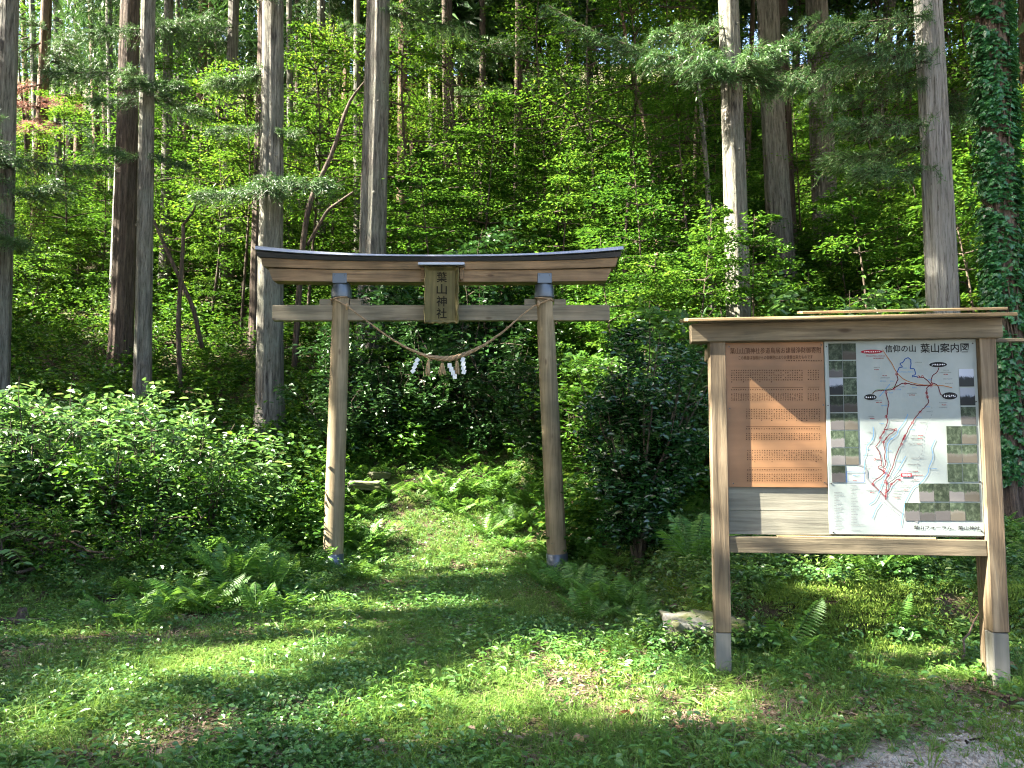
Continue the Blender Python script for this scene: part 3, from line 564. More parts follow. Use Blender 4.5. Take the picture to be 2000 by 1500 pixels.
# a second rank of unlisted far cedars on the upper slope
far_px = [(44, 30), (118, 36), (200, 38), (372, 35), (428, 33), (486, 34), (552, 38), (703, 36), (856, 37), (955, 36), (985, 39), (1125, 37), (1190, 40), (1260, 36), (1330, 38), (1385, 34), (1560, 36), (1660, 33), (1760, 36), (1880, 34), (310, 41), (660, 42), (900, 43), (1090, 44), (1450, 42), (62, 27), (108, 29), (178, 31), (212, 26), (346, 27), (362, 31), (421, 29), (508, 27), (566, 24), (583, 30), (648, 27), (697, 24), (762, 27), (806, 29), (842, 25), (897, 27), (941, 24), (976, 28), (1032, 27), (1112, 25), (1152, 29), (1345, 25), (1470, 24), (1555, 26), (1655, 27), (1780, 25)]
for i, (px, D) in enumerate(far_px):
    cedar('F%d' % i, 'slender distant cedar high on the hillside ' + zone(px), px, px + random.uniform(-6, 6), D, random.uniform(11, 16), random.choice(['bark', 'bark_red', 'bark_dark']), None, 23, (5.0 if px < 560 else 6.5, 22, 2.7), 190 if px < 560 else 170, False, 2, group='distant cedars on the upper slope', n=10,
          protos=CLUMP_NEAR if px < 700 and D < 37 else None)
# unseen cedars added to the wood outside the frame to shade the clearing
k = 0
placed = [np.array(o.location)[:2] for o in CEDARS.values()]
r_off = np.random.default_rng(21)
GRIDPTS = [(gx_ + r_off.uniform(-1.3, 1.3), gy_ + r_off.uniform(-1.3, 1.3)) for gy_ in np.arange(-14, 48, 4.7) for gx_ in np.arange(-42, 34, 4.7)] + [(-8.2, 2.0), (-9.3, 5.6), (-11.8, 3.1), (-11.2, 7.0), (-14.4, 5.3), (-15.2, 1.4), (-17.4, 3.9), (-18.3, 7.0), (-8.4, -.4), (-21, 5.2), (-12.6, .6), (-20.4, 2.2)]  # listed points: extra unseen trees added to shade the foreground
if True:
    for (x, y) in GRIDPTS:
        inside = y > 1 and abs(x) < y * .643 + 1.6
        if inside or (x > -6.5 and y < 7) or x > 20 and y < 10 or math.hypot(x, y) < 7: continue
        if x > 0 and y > 36: continue
        if x < -10 and y > 17 and r_off.uniform() < .5: continue
        if min(np.hypot(*(np.array([x, y]) - q)) for q in placed) < 1.7: continue
        w_ = np.array([x, y]) - GP[:, :2]; h_ = SUN_TO[:2] / np.linalg.norm(SUN_TO[:2]); t_ = w_ @ h_
        d_ = np.linalg.norm(w_ - t_[:, None] * h_, axis=1); z_ = GP[:, 2] + t_ * SUN_TO[2] / np.linalg.norm(SUN_TO[:2])
        if np.any((t_ > 0) & (d_ < .22) & (GP[:, 1] < 5.6) & (GP[:, 2] > .5)): continue
        if np.any((t_ > 0) & (d_ < GR * .8) & (z_ < float(height(x, y)) + 14) & (GP[:, 1] < 11) & (GR > .45)): continue
        z = float(height(x, y)); D = max(y, .1)
        root = empty('cedar_tree', (x, y, z - .1)); tag(root, 'tall unseen cedar added to the wood, its crown shading the clearing', 'tree', 'unseen cedars added around the clearing')
        placed.append(np.array([x, y]))
        H = r_off.uniform(20, 26); fine = x < -6 and -12 < y < 10 and x > -30
        ax = np.linspace(0, H, 12); pts = np.c_[ax * 0 + r_off.normal(0, .01) * ax, r_off.normal(0, .01) * ax, ax]
        link('trunk', trunk_mesh('trunk', pts, r_off.uniform(.17, .27), M['bark'], 9, .3, k + 900, 0), None, root)
        cb_ = r_off.uniform(6.5, 8.5)
        cm = crown_mesh('crown', lambda zz_: np.c_[np.full(len(zz_), x), np.full(len(zz_), y), zz_], z + cb_, z + H + .5, r_off.uniform(2.1, 2.7), 900 if fine else 150, CLUMP_FINE if fine else CLUMP_FAR, k + 400, M['needle'], .20 if fine else .62)
        if cm: o = link('crown', cm, None, root); o.location = (-x, -y, -z + .1)
        k += 1
print('off-frame cedars', k)

# ------------------------------------------------------------------ broadleaved saplings
def sapling_mesh(seed, H, R, nl, leaf, mat, lean=(0, 0), first=.3, tiers=9, stem_r=.035, flat=.30):
    r = np.random.default_rng(seed); t = np.linspace(0, 1, 10)
    pts = np.c_[lean[0] * t ** 1.3 * H + .05 * H * np.sin(t * 4 + seed) * t, lean[1] * t ** 1.3 * H + .04 * H * np.sin(t * 3.3 + 2 * seed) * t, t * H]
    tr = MB(); tr.tube(pts, stem_r * (1 - .8 * t), 7)
    lv = Leaves(); per = nl // tiers
    for q in range(tiers):
        tt = first + (1 - first) * (q + r.uniform(0, .8)) / tiers; tt = min(tt, .99); k = tt * 9; i0 = int(min(k, 8)); p = pts[i0] + (pts[i0 + 1] - pts[i0]) * (k - i0)
        for arm in range(r.integers(1, 4)):
            an = r.uniform(0, 6.283); L = R * (1.15 - .75 * (tt - first) / (1 - first)) * r.uniform(.6, 1.1)
            s = np.linspace(0, 1, 6); b = p + np.c_[np.cos(an + .3 * s) * L * s, np.sin(an + .3 * s) * L * s, L * (.22 * s - .18 * s ** 2) + .0 * s]
            tr.tube(b, .014 * (1 - .8 * s) * max(1, H / 4), 4, False)
            m = max(8, int(per / 2)); u = r.uniform(.2, 1, m); c = np.stack([np.interp(u, s, b[:, j]) for j in range(3)], 1)
            wd = L * .34 * np.sqrt(np.clip(1.15 - u, .05, 1)); side = r.normal(0, 1, m) * wd
            c = c + np.c_[-np.sin(an) * side, np.cos(an) * side, r.normal(0, .05, m) * L * .5 - np.abs(side) * .12]
            lv.add(c, rdir(m, r, .2) + np.array([math.cos(an), math.sin(an), -.1]) * .8, up_jit(m, flat, r), leaf * r.uniform(.65, 1.25, m), leaf * .62 * r.uniform(.7, 1.2, m))
    m = int(nl * .14); u = r.uniform(.62, 1.02, m); c = np.stack([np.interp(u, t, pts[:, j]) for j in range(3)], 1); a_ = r.uniform(0, 6.283, m); rr = (1.1 - u) * R * .9 * np.sqrt(r.uniform(0, 1, m)) + .05
    c = c + np.c_[np.cos(a_) * rr, np.sin(a_) * rr, r.normal(0, .05, m) * H * .3 - rr * .1]
    lv.add(c, np.c_[np.cos(a_), np.sin(a_), r.normal(-.1, .2, m)], up_jit(m, flat, r), leaf * r.uniform(.65, 1.25, m), leaf * .62 * r.uniform(.7, 1.2, m))
    return tr.mesh('sapling_stem', M['bark_twig'], True), lv.mesh('sapling_leaves', mat)
SAP = [sapling_mesh(1, 5.0, 1.7, 3300, .064, M['leaf_maple'], (.06, 0)), sapling_mesh(2, 7.0, 2.1, 4400, .066, M['leaf_maple'], (-.04, .03), .35, 12, .045),
       sapling_mesh(3, 3.2, 1.3, 2600, .06, M['leaf_maple'], (.05, 0), .25, 9, .022), sapling_mesh(4, 4.2, 1.6, 2700, .08, M['leaf_under'], (0, .05), .25, 9, .028),
       sapling_mesh(5, 2.4, 1.2, 2300, .068, M['leaf_under'], (.1, -.05), .15, 9, .018), sapling_mesh(6, 1.7, 1.0, 2000, .06, M['leaf_under'], (-.1, 0), .1, 9, .016),
       sapling_mesh(8, 8.5, 2.3, 5200, .072, M['leaf_maple'], (.03, .02), .3, 15, .05), sapling_mesh(9, 8.0, 2.2, 3600, .10, M['leaf_under'], (-.03, .02), .3, 13, .05)]
def sapling(kind, x, y, rz, s, label, group, name='broadleaf_sapling', cat='tree'):
    z = float(height(x, y)) - .05
    root = empty(name, (x, y, z), rz); root.scale = (s, s, s); tag(root, label, cat, group)
    link('stem', SAP[kind][0], None, root); link('crown', SAP[kind][1], None, root); return root
def px_x(px, D): return ray(px, 700)[0] * D
SAPS = [(120, 22, 0, 1.1, 'left of the reddish cedar'), (190, 21, 3, 1.0, 'left of the thick dark trunk'), (235, 20, 1, 1.0, 'arching over the thick dark trunk'), (355, 20, 2, 1.2, 'between the slim grey cedar and the broad trunk'),
        (410, 19, 0, 1.2, 'before the orange-brown pair'), (470, 18, 1, .9, 'left of the broad trunk, yellow-green'), (600, 18, 1, 1.0, 'between the two broad trunks, near one'), (640, 21, 6, .9, 'between the two broad trunks, tall one'),
        (690, 19, 0, 1.1, 'left of the gnarled trunk'), (790, 18, 6, 1.0, 'right of the gnarled trunk, tall'), (830, 16, 3, 1.1, 'above the plaque'), (900, 19, 1, 1.0, 'behind the dark straight cedar'),
        (960, 17, 0, 1.1, 'above the gate right of the plaque'), (1060, 20, 6, 1.0, 'above the gate\'s right post, tall'), (1100, 15, 3, 1.0, 'behind the gate\'s right end'), (1160, 18, 6, 1.1, 'tall, left of the knotty cedar'),
        (1220, 16, 1, 1.0, 'slim-stemmed, left of the knotty cedar'), (1300, 17, 6, .95, 'close left of the knotty cedar'), (1350, 15, 0, 1.0, 'beside the knotty cedar'), (1390, 18, 1, 1.0, 'grey-stemmed, behind the knotty cedar'),
        (1470, 14, 5, 1.0, 'between knotty and big brown cedars'), (1572, 19.5, 3, 1.0, 'between the two big brown cedars'), (1680, 16, 2, 1.0, 'right of the big dark cedar'), (1730, 17, 1, .9, 'above the map title'), (1770, 14, 4, 1.0, 'left of the pale cedar'),
        (1900, 13, 3, 1.1, 'between pale and ivy cedars'), (1990, 12, 0, 1.0, 'behind the ivy trunk')]
r_s = np.random.default_rng(5)
for (px, D, kd, s, where) in SAPS:
    sapling(kd, px_x(px, D), D, r_s.uniform(0, 6.28), s, 'broadleaved sapling ' + where, 'broadleaved saplings under the cedars')
# far broadleaved trees that close the slope
for i in range(95):
    D = r_s.uniform(22, 48); px = r_s.uniform(-60, 2060); kd = int(r_s.choice([1, 6, 7, 0, 7]))
    if px < 520 and i % 5 < 3: continue
    sapling(kd, px_x(px, D), D, r_s.uniform(0, 6.28), r_s.uniform(.9, 1.3), 'leafy broadleaved tree on the far slope ' + zone(px), 'far broadleaved trees', 'broadleaf_tree')
# bushes merging into one mass in the middle distance
BP = []
for i in range(250):
    D = 11.2 + 17 * r_s.uniform(0, 1) ** 1.2; px = r_s.uniform(-40, 2050); x = px_x(px, D)
    if abs(x - float(path_x(D))) < 1.9 and D < 14.2: continue
    if px < 640 and D < 18.5: continue
    if 1470 < px < 1660 and 12.5 < D < 17.5: continue
    BP.append((x, D, float(height(x, D)) - .05, r_s.uniform(0, 6.28), r_s.uniform(.75, 1.15), int(r_s.choice([1, 2, 2, 0, 1]))))
BP = np.array(BP)
def joined(i):
    a, b = SAP[i]; V = []; out = []
    for me in (a, b):
        v = np.empty(len(me.vertices) * 3, np.float32); me.vertices.foreach_get('co', v); q = np.empty(len(me.loops), np.int32); me.loops.foreach_get('vertex_index', q); t = np.empty(len(me.polygons), np.int32); me.polygons.foreach_get('loop_total', t)
        st = np.cumsum(t) - t; out.append((v.reshape(-1, 3), q, t, st))
    n0 = len(out[0][0]); V = np.vstack([out[0][0], out[1][0]]); faces = []; mi = []
    for m_, (v, q, t, st) in enumerate(out):
        for k_ in (3, 4):
            sel = np.where(t == k_)[0]
            if len(sel): faces.append(q[st[sel][:, None] + np.arange(k_)] + (n0 if m_ else 0)); mi.append(np.full(len(sel), m_))
    return npmesh('bush', V, faces, False, None, np.concatenate(mi), [M['bark_twig'], M['leaf_under']])
def scatter_bushes():
    tag(scatter('bush_undergrowth', BP[:, :3], BP[:, 3], np.zeros((len(BP), 2)), BP[:, 4], BP[:, 5], proto('bush', [joined(3), joined(4), joined(5)])), 'leafy bushes merging into one mass on the slope', 'undergrowth', kind='stuff')

# ------------------------------------------------------------------ undergrowth covering the slope (uncountable)
def sprig(seed, n, leaf, h, spread, mat, asp=.6):
    r = np.random.default_rng(seed); lv = Leaves(); st = 5
    for _ in range(st):
        an = r.uniform(0, 6.28); t = r.uniform(.25, 1, n // st)[:, None]; d = np.array([math.cos(an), math.sin(an), 0]) * spread * r.uniform(.4, 1)
        c = d * t ** 1.4 + np.array([0, 0, h * r.uniform(.7, 1.1)]) * (t - .25 * t ** 2) + r.normal(0, .05 * h, (n // st, 3))
        lv.add(c, rdir(len(c), r, .25) + d, up_jit(len(c), .35, r), leaf * r.uniform(.6, 1.25, len(c)), leaf * asp * r.uniform(.7, 1.2, len(c)))
    return lv.mesh('sprig', mat)
C_UND = proto('undergrowth_sprig', [sprig(200 + i, 44, .10, .75, .5, M['leaf_under']) for i in range(4)] + [sprig(210, 50, .075, .55, .45, M['leaf_maple'])])
def fern_blades(lv, r, L, rz, lift, base=(0, 0, 0), pin=17, wmax=.13):
    t = np.linspace(.1, 1, pin); ca, sa = math.cos(rz), math.sin(rz)
    el = lift; X_ = L * (np.sin(el * 0 + t * 1.25) / 1.25) * math.cos(lift * .55); Zc = L * (t * math.sin(lift) - .42 * t ** 2.2)
    w = wmax * np.sin(np.clip(t * 1.02 + .12, 0, 1) * np.pi) ** .75 * (L / .6)
    for sgn in (-1, 1):
        P = np.c_[X_ * ca, X_ * sa, Zc] + np.array(base); D = np.c_[ca * .35 - sgn * sa * np.ones(pin), sa * .35 + sgn * ca * np.ones(pin), -.12 + r.normal(0, .08, pin)]
        lv.blades(P, D, np.c_[-ca * .35 * np.ones(pin), -sa * .35 * np.ones(pin), np.ones(pin)], w, w * .19 + .004, .12)
    return X_, Zc
def fern_mesh(seed, fronds=8, L=.55):
    r = np.random.default_rng(seed); lv = Leaves()
    for i in range(fronds): fern_blades(lv, r, L * r.uniform(.7, 1.15), i * 6.283 / fronds + r.uniform(-.3, .3), r.uniform(.6, 1.15))
    return lv.mesh('fern_clump', M['leaf_fern'])
C_FERN = proto('fern_clump', [fern_mesh(300 + i, 7, .5) for i in range(4)])
scatter_bushes()
# slope undergrowth
r_u = np.random.default_rng(9)
n = 20000
D = 9.8 + 46 * r_u.uniform(0, 1, n) ** 1.4; px = r_u.uniform(-120, 2120, n); x = (px - 1000) / F * D
keep = ~((np.abs(x - path_x(D)) < 1.5) & (D < 13.4))
y0 = 10.6 - 2.6 * smooth(-2, 3, x); keep &= D > y0 - .6
keep &= (patch(x, D, .75, 2.2) + r_u.normal(0, .35, len(x)) > -.8) | ((x < -2.6) & (D < 19))
x, D = x[keep], D[keep]; z = height(x, D); low = np.where((x < -2.6) & (D < 18.5), .85, 1.0)
tag(scatter('undergrowth', np.c_[x, D, z - .03], r_u.uniform(0, 6.28, len(x)), r_u.normal(0, .18, (len(x), 2)), low * r_u.uniform(.65, 1.3, len(x)) * (1 + (D - 10) * .018), r_u.integers(0, 5, len(x)), C_UND),
    'dense leafy undergrowth covering the hillside', 'undergrowth', kind='stuff')
# ferns along the slope foot and the path sides
n = 1900
D = r_u.uniform(7.6, 15, n); x = r_u.uniform(-6, 5.5, n)
pd = np.abs(x - path_x(D)); keep = ((pd > .9) | (D > 12.1)) & (pd < 3.2) & ((D > 9.2) | (x < -2)) | ((D > 7.1) & (x > 2) & (D < 9))
x, D = x[keep], D[keep]
tag(scatter('fern_undergrowth', np.c_[x, D, height(x, D)], r_u.uniform(0, 6.28, len(x)), r_u.normal(0, .12, (len(x), 2)), r_u.uniform(.6, 1.1, len(x)), r_u.integers(0, 4, len(x)), C_FERN),
    'low ferns filling the banks beside the path', 'ferns', kind='stuff')

# ------------------------------------------------------------------ torii gate
TD = 9.7
gate = empty('shrine_gate', at(870, 1118, TD)); gate.location.z = 0
tag(gate, 'weathered wooden torii shrine gate spanning the grassy path', 'gate')
gc = np.array([gate.location.x, TD, 0.])
def T(px, py): return at(px, py, TD) - gc               # gate-local point on its front plane
for (bx, tx) in ((649, 667), (1091, 1063)):
    b = T(bx, 1122); t_ = T(tx, 580); b[2] = -.15; sd = int(bx)
    r = np.random.default_rng(sd); s = np.linspace(0, 1, 40); pts = b + (t_ - b) * s[:, None]
    rad = (.122 - .016 * s)[:, None] * (1 + .010 * np.sin(np.linspace(0, 6.28, 24, endpoint=False) * 3 + s[:, None] * 4 + sd) + .006 * r.normal(0, 1, (40, 24)))
    p = MB().tube(pts, rad, 24).build('post', M['wood_post'], gate, True)
    s2 = np.linspace(0, .115, 4); q = b + (t_ - b) * s2[:, None]
    MB().tube(np.vstack([q[:1], q]), [.10, .131, .131, .130, .129], 24).build('base_sleeve', M['metal_dark'], gate, True)
    # metal collar and strap under the lintel
    c0, c1 = T(tx, 583), T(tx, 556)
    MB().tube([c0, c0 + (c1 - c0) * .08, c0 + (c1 - c0) * .6, c0 + (c1 - c0) * .93, c1], [.121, .124, .121, .111, .108], 28).build('collar', M['metal_dark'], gate, True)
    k0, k1 = T(tx, 557), T(tx, 537)
    mb = MB(); mb.box((k0[0] - .088, -.122, k0[2]), (k0[0] + .088, .122, k1[2]), .006)
    st = mb.build('strap', M['metal_dark'], gate)
    for sx in (-.06, .06):
        MB().tube([[k0[0] + sx, -.120, k1[2] - .03], [k0[0] + sx, -.127, k1[2] - .03]], .007, 8).build('rivet', M['nail'], st)
# tie beam with wedges
n0, n1 = T(534, 627), T(1190, 597)
MB().box((n0[0], -.045, n0[2]), (n1[0], .045, n1[2]), .005, wob=.001).build('tie_beam', M['wood_nuki'], gate)
for (a, b) in ((625, 649), (684, 706), (1024, 1046), (1082, 1105)):
    lo, hi = T(a, 596.6), T(b, 585); MB().box((lo[0], -.035, lo[2]), (hi[0], .035, hi[2]), .004).build('wedge', M['wood_nuki'], gate)
# lintel (two layers) with the upward sweep, and its sheet-metal roof
def swept(name, mat, xl, xr, ylo, yhi, dep, cut, liftk, front=0.0):
    """beam between photo rows, ends raised; cut: how far the lower edge is set in at each end"""
    a, b = T(xl, 500)[0], T(xr, 500)[0]; z0, z1 = T(870, ylo)[2], T(870, yhi)[2]; n = 28
    mb = MB(); V = []
    for i in range(n + 1):
        u = -1 + 2 * i / n; lift = liftk * abs(u) ** 3.2
        xt = (a + b) / 2 + u * (b - a) / 2; xb = (a + b) / 2 + u * ((b - a) / 2 - cut)
        V += [[xb, -dep + front, z0 + lift * .75], [xt, -dep, z1 + lift], [xt, dep, z1 + lift], [xb, dep - front, z0 + lift * .75]]
    Q = []
    for i in range(n):
        o = i * 4
        for j in range(4): Q.append([o + j, o + (j + 1) % 4, o + 4 + (j + 1) % 4, o + 4 + j])
    Q += [[3, 2, 1, 0], [n * 4, n * 4 + 1, n * 4 + 2, n * 4 + 3]]
    return mb.add(V, Q).build(name, mat, gate)
swept('lower_lintel', M['wood_beam'], 530, 1192, 554, 531.5, .115, .06, .02)
swept('upper_lintel', M['wood_beam'], 517, 1204, 531, 516.5, .155, .03, .05, .015)
swept('roof_soffit', M['soffit_shade'], 511, 1210, 516, 509.5, .195, .01, .072, .02)
# metal roof: a shallow ridged sheet with a turned-down front edge
a, b = T(509, 500)[0], T(1213, 500)[0]; zc = T(870, 509.2)[2]; V = []; nseg = 36
for i in range(nseg + 1):
    u = -1 + 2 * i / nseg; lf = .085 * abs(u) ** 2.6; fh = .026 + .022 * abs(u) ** 2; xx = (a + b) / 2 + u * (b - a) / 2
    V += [[xx, -.198, zc + lf], [xx, -.226, zc + .003 + lf], [xx, -.205, zc + fh + lf], [xx, 0, zc + fh + .05 + lf], [xx, .205, zc + fh + lf], [xx, .226, zc + .003 + lf], [xx, .198, zc + lf]]
Q = []
for i in range(nseg):
    o = i * 7
    for j in range(7): Q.append([o + j, o + (j + 1) % 7, o + 7 + (j + 1) % 7, o + 7 + j])
V += [[a, 0, zc + .03 + .085], [b, 0, zc + .03 + .085]]; e = (nseg + 1) * 7
Tt = [[e, (j + 1) % 7, j] for j in range(7)] + [[e + 1, nseg * 7 + j, nseg * 7 + (j + 1) % 7] for j in range(7)]
MB().add(V, Q, Tt).build('roof_sheet', M['metal_cap'], gate)
# text helper
def text_mesh(body, size, vertical=False, bold=.0):
    c = bpy.data.curves.new('lettering', 'FONT'); c.body = body; c.size = size; c.offset = bold; c.resolution_u = 2
    c.align_x = 'CENTER'; c.align_y = 'CENTER'
    o = bpy.data.objects.new('lettering_tmp', c); COL.objects.link(o)
    dg = bpy.context.evaluated_depsgraph_get(); me = bpy.data.meshes.new_from_object(o.evaluated_get(dg))
    bpy.data.objects.remove(o); bpy.data.curves.remove(c)
    v = np.empty(len(me.vertices) * 3, np.float32); me.vertices.foreach_get('co', v); v = v.reshape(-1, 3)
    lo, hi = v.min(0), v.max(0); return me, v, lo, hi
def put_text(body, x0, x1, z0, z1, y, mat, parent, name='lettering', bold=.0, thick=.0015):
    """text stretched into the rectangle x0..x1, z0..z1 on a plane facing -y"""
    me, v, lo, hi = text_mesh(body, 1.0, bold=bold)
    X_ = x0 + (v[:, 0] - lo[0]) / (hi[0] - lo[0]) * (x1 - x0); Z_ = z0 + (v[:, 1] - lo[1]) / (hi[1] - lo[1]) * (z1 - z0)
    me.vertices.foreach_set('co', np.c_[X_, np.full(len(X_), y), Z_].astype(np.float32).ravel()); me.materials.clear(); me.materials.append(mat); me.update()
    o = bpy.data.objects.new(name, me); COL.objects.link(o); o.parent = parent; return o
# name plaque
pl0, pl1 = T(834, 636), T(897, 528); pc = (pl0[0] + pl1[0]) / 2; w = (pl1[0] - pl0[0]) / 2; zb, zt = pl0[2], pl1[2]
R = None
plq = MB().box((pc - w * .86, -.20, zb + .02), (pc + w * .86, -.165, zt - .01), .003).build('name_plaque', M['plaque'], gate)
def wavy(x0, x1, z0, z1, horiz, ysl):
    """scalloped frame strip, flaring forward"""
    mb = MB(); n = 22; V = []
    for i in range(n + 1):
        s = i / n; wv = .006 * math.sin(s * 24)
        if horiz: V += [[x0 + (x1 - x0) * s, -.198, z0], [x0 + (x1 - x0) * s, -.255, z1 + wv], [x0 + (x1 - x0) * s, -.235, z1 + wv + (.012 if z1 > z0 else -.012)], [x0 + (x1 - x0) * s, -.178, z0 + (.012 if z1 > z0 else -.012)]]
        else: V += [[x0, -.198, z0 + (z1 - z0) * s], [x1 + wv, -.255, z0 + (z1 - z0) * s], [x1 + wv + (.012 if x1 > x0 else -.012), -.235, z0 + (z1 - z0) * s], [x0 + (.012 if x1 > x0 else -.012), -.178, z0 + (z1 - z0) * s]]
    Q = []
    for i in range(n):
        for j in range(4): Q.append([i * 4 + j, i * 4 + (j + 1) % 4, i * 4 + 4 + (j + 1) % 4, i * 4 + 4 + j])
    Q += [[3, 2, 1, 0], [n * 4 + k for k in range(4)]]
    return mb.add(V, Q)
wavy(pc - w * .80, pc - w * 1.0, zb, zt, False, 0).build('frame_strip', M['plaque'], plq); wavy(pc + w * .80, pc + w * 1.0, zb, zt, False, 0).build('frame_strip', M['plaque'], plq)
wavy(pc - w, pc + w, zb + .035, zb, True, 0).build('frame_strip', M['plaque'], plq); wavy(pc - w, pc + w, zt - .05, zt - .012, True, 0).build('frame_strip', M['plaque'], plq)
MB().box((pc - w * 1.42, -.30, zt), (pc + w * 1.42, -.155, zt + .035), .004).build('plaque_roof', M['metal_cap'], plq)
for sx in (-1.2, 1.2): MB().box((pc + w * sx - .022, -.16, zt - .15), (pc + w * sx + .022, -.125, zt), .003).build('bracket', M['wood_beam'], plq)
hh = (zt - zb - .10) / 4
for i, ch in enumerate('葉山神社'):
    zc_ = zt - .055 - hh * (i + .5); put_text(ch, pc - .062, pc + .062, zc_ - hh * .43, zc_ + hh * .43, -.2025, M['ink_plaque'], plq, bold=.012)

# straw rope hung between the posts, with tassels and paper streamers
rope = empty('straw_rope', gate.location); tag(rope, 'twisted straw rope sagging between the gate posts', 'rope')
ctrl = [(652, 585), (680, 600), (720, 630), (760, 660), (800, 684), (835, 698), (862, 703), (885, 703), (910, 695), (945, 678), (985, 650), (1020, 618), (1045, 600), (1078, 586)]
cp = np.array([T(*c) for c in ctrl]); cp[:, 1] = -.14; cp[0, 1] = cp[-1, 1] = -.12
u = np.linspace(0, 1, len(cp)); us = np.linspace(0, 1, 190); cl = np.stack([np.interp(us, u, cp[:, j]) for j in range(3)], 1)
ker = np.hanning(15); ker /= ker.sum()
cl = np.stack([np.convolve(np.pad(cl[:, j], 7, 'edge'), ker, 'valid') for j in range(3)], 1)
thick = .009 + .023 * np.exp(-((us - .52) / .17) ** 2); tang = unit(np.gradient(cl, axis=0)); nrm = unit(np.cross(tang, np.array([0, 1., 0])))
for k in range(3):
    ph = us * 62 + k * 2.094; off = nrm * np.cos(ph)[:, None] + np.array([0, 1., 0]) * np.sin(ph)[:, None]
    MB().tube(cl + off * thick[:, None] * .55, thick * .62, 7).build('strand', M['rope'], rope, True)
for (bx, tx, yy) in ((655, 655, 584), (1062, 1062, 586)):           # loops round the posts
    c = T(tx + (11 if bx < 800 else 0), yy); an = np.linspace(0, 6.283, 40); rr = .118
    MB().tube(np.c_[c[0] + rr * np.cos(an), rr * np.sin(an), c[2] + .018 * np.cos(an + (0 if bx < 800 else 3.14))], .009, 6, False).build('loop', M['rope'], rope, True)
for px in (683, 1050):                                               # knots
    c = T(px, 602 if px < 800 else 597); MB().tube([c + [0, -.15, .03], c + [.005, -.16, 0], c + [-.004, -.15, -.045]], [.012, .022, .010], 8).build('knot', M['rope'], rope, True)
r = np.random.default_rng(3)
def tassel(px, py, py2, spread):
    root_ = T(px, py); L = root_[2] - T(px, py2)[2]; mb = MB()
    for i in range(26):
        a_ = r.uniform(0, 6.28); q = spread * math.sqrt(r.uniform(0, 1))
        p0 = root_ + np.array([.010 * math.cos(a_), -.14 + .010 * math.sin(a_), 0]); p1 = root_ + np.array([q * math.cos(a_), -.14 + q * math.sin(a_), -L * r.uniform(.85, 1.05)])
        mb.tube([p0, (p0 + p1) / 2 + [0, 0, -.0], p1], [.005, .0045, .003], 4)
    mb.tube([root_ + [0, -.14, -.02], root_ + [0, -.14, -.035]], .016, 8)
    mb.build('tassel', M['straw'], rope)
tassel(839, 706, 736, .040); tassel(866, 711, 735, .055); tassel(894, 707, 733, .042)
def shide(px, py, ang, s):
    p0 = T(px, py); p0[1] = -.155; mb = MB(); wd = .055 * s; hh_ = .062 * s; x = 0; z = 0; y = 0
    ca, sa = math.cos(ang), math.sin(ang)
    for i in range(4):
        q = [(x - wd / 2, y, z), (x + wd / 2, y - .004, z), (x + wd / 2, y - .010, z - hh_), (x - wd / 2, y - .004, z - hh_)]
        q2 = [(a_, b_ + .0012, c_) for a_, b_, c_ in q]; P = np.array(q + q2); P = np.c_[P[:, 0] * ca + P[:, 2] * sa, P[:, 1], -P[:, 0] * sa + P[:, 2] * ca]
        mb.add(P + p0, [[0, 1, 2, 3], [7, 6, 5, 4], [0, 4, 5, 1], [1, 5, 6, 2], [2, 6, 7, 3], [3, 7, 4, 0]]); x += wd * .38; z -= hh_ * .82; y -= .004
    mb.build('paper_streamer', M['paper'], rope)
shide(821, 703, .75, .85); shide(880, 712, -.05, .9); shide(907, 701, .30, .9)

# ------------------------------------------------------------------ notice board
pL, pR = at(1412, 1300, 5.55), at(1951, 1300, 5.33)
brz = math.atan2(pR[1] - pL[1], pR[0] - pL[0]); bo = np.array([pL[0], pL[1], 0.0])
board = empty('notice_board', bo, brz); tag(board, 'roofed wooden notice board with a plywood list and a white trail map', 'notice board')
cb, sb = math.cos(brz), math.sin(brz)
def B(px, py, yl=0.0):
    """photo pixel -> board-local (x, z) on the plane y = yl"""
    d = ray(px, py); nrm_ = np.array([-sb, cb, 0]); t_ = (nrm_ @ (bo - np.array([0, 0, CAM_Z])) + yl) / (nrm_ @ d)
    p = np.array([0, 0, CAM_Z]) + d * t_ - bo; return np.array([p[0] * cb + p[1] * sb, p[2]])
def plank(name, a, b, y0, y1, mat, bev=.005, parent=None, wob=.0015):
    (x0, z0), (x1, z1) = a, b; lo = (min(x0, x1), y0, min(z0, z1)); hi = (max(x0, x1), y1, max(z0, z1))
    return MB().box(lo, hi, bev, wob=wob).build(name, mat, parent or board)
W2 = .055
xl = B(1408, 1000)[0]; xr = B(1944, 1000)[0]
ztop = B(1650, 662)[1]
for x_ in (xl, xr):
    zf = B(1412 if x_ == xl else 1951, 1236, 0)[1]
    plank('post', (x_ - W2, zf), (x_ + W2, ztop - .002), 0, .115, M['wood_frame_z'])
    plank('post_foot', (x_ - W2 + .003, -.12), (x_ + W2 - .003, zf - .002), .004, .111, M['foot'])
    plank('back_post', (x_ - .045, -.1), (x_ + .045, ztop - .15), .145, .215, M['wood_frame_z'])
    plank('roof_arm', (x_ - .04, ztop - .10), (x_ + .04, ztop - .01), .117, .46, M['wood_frame_z'])
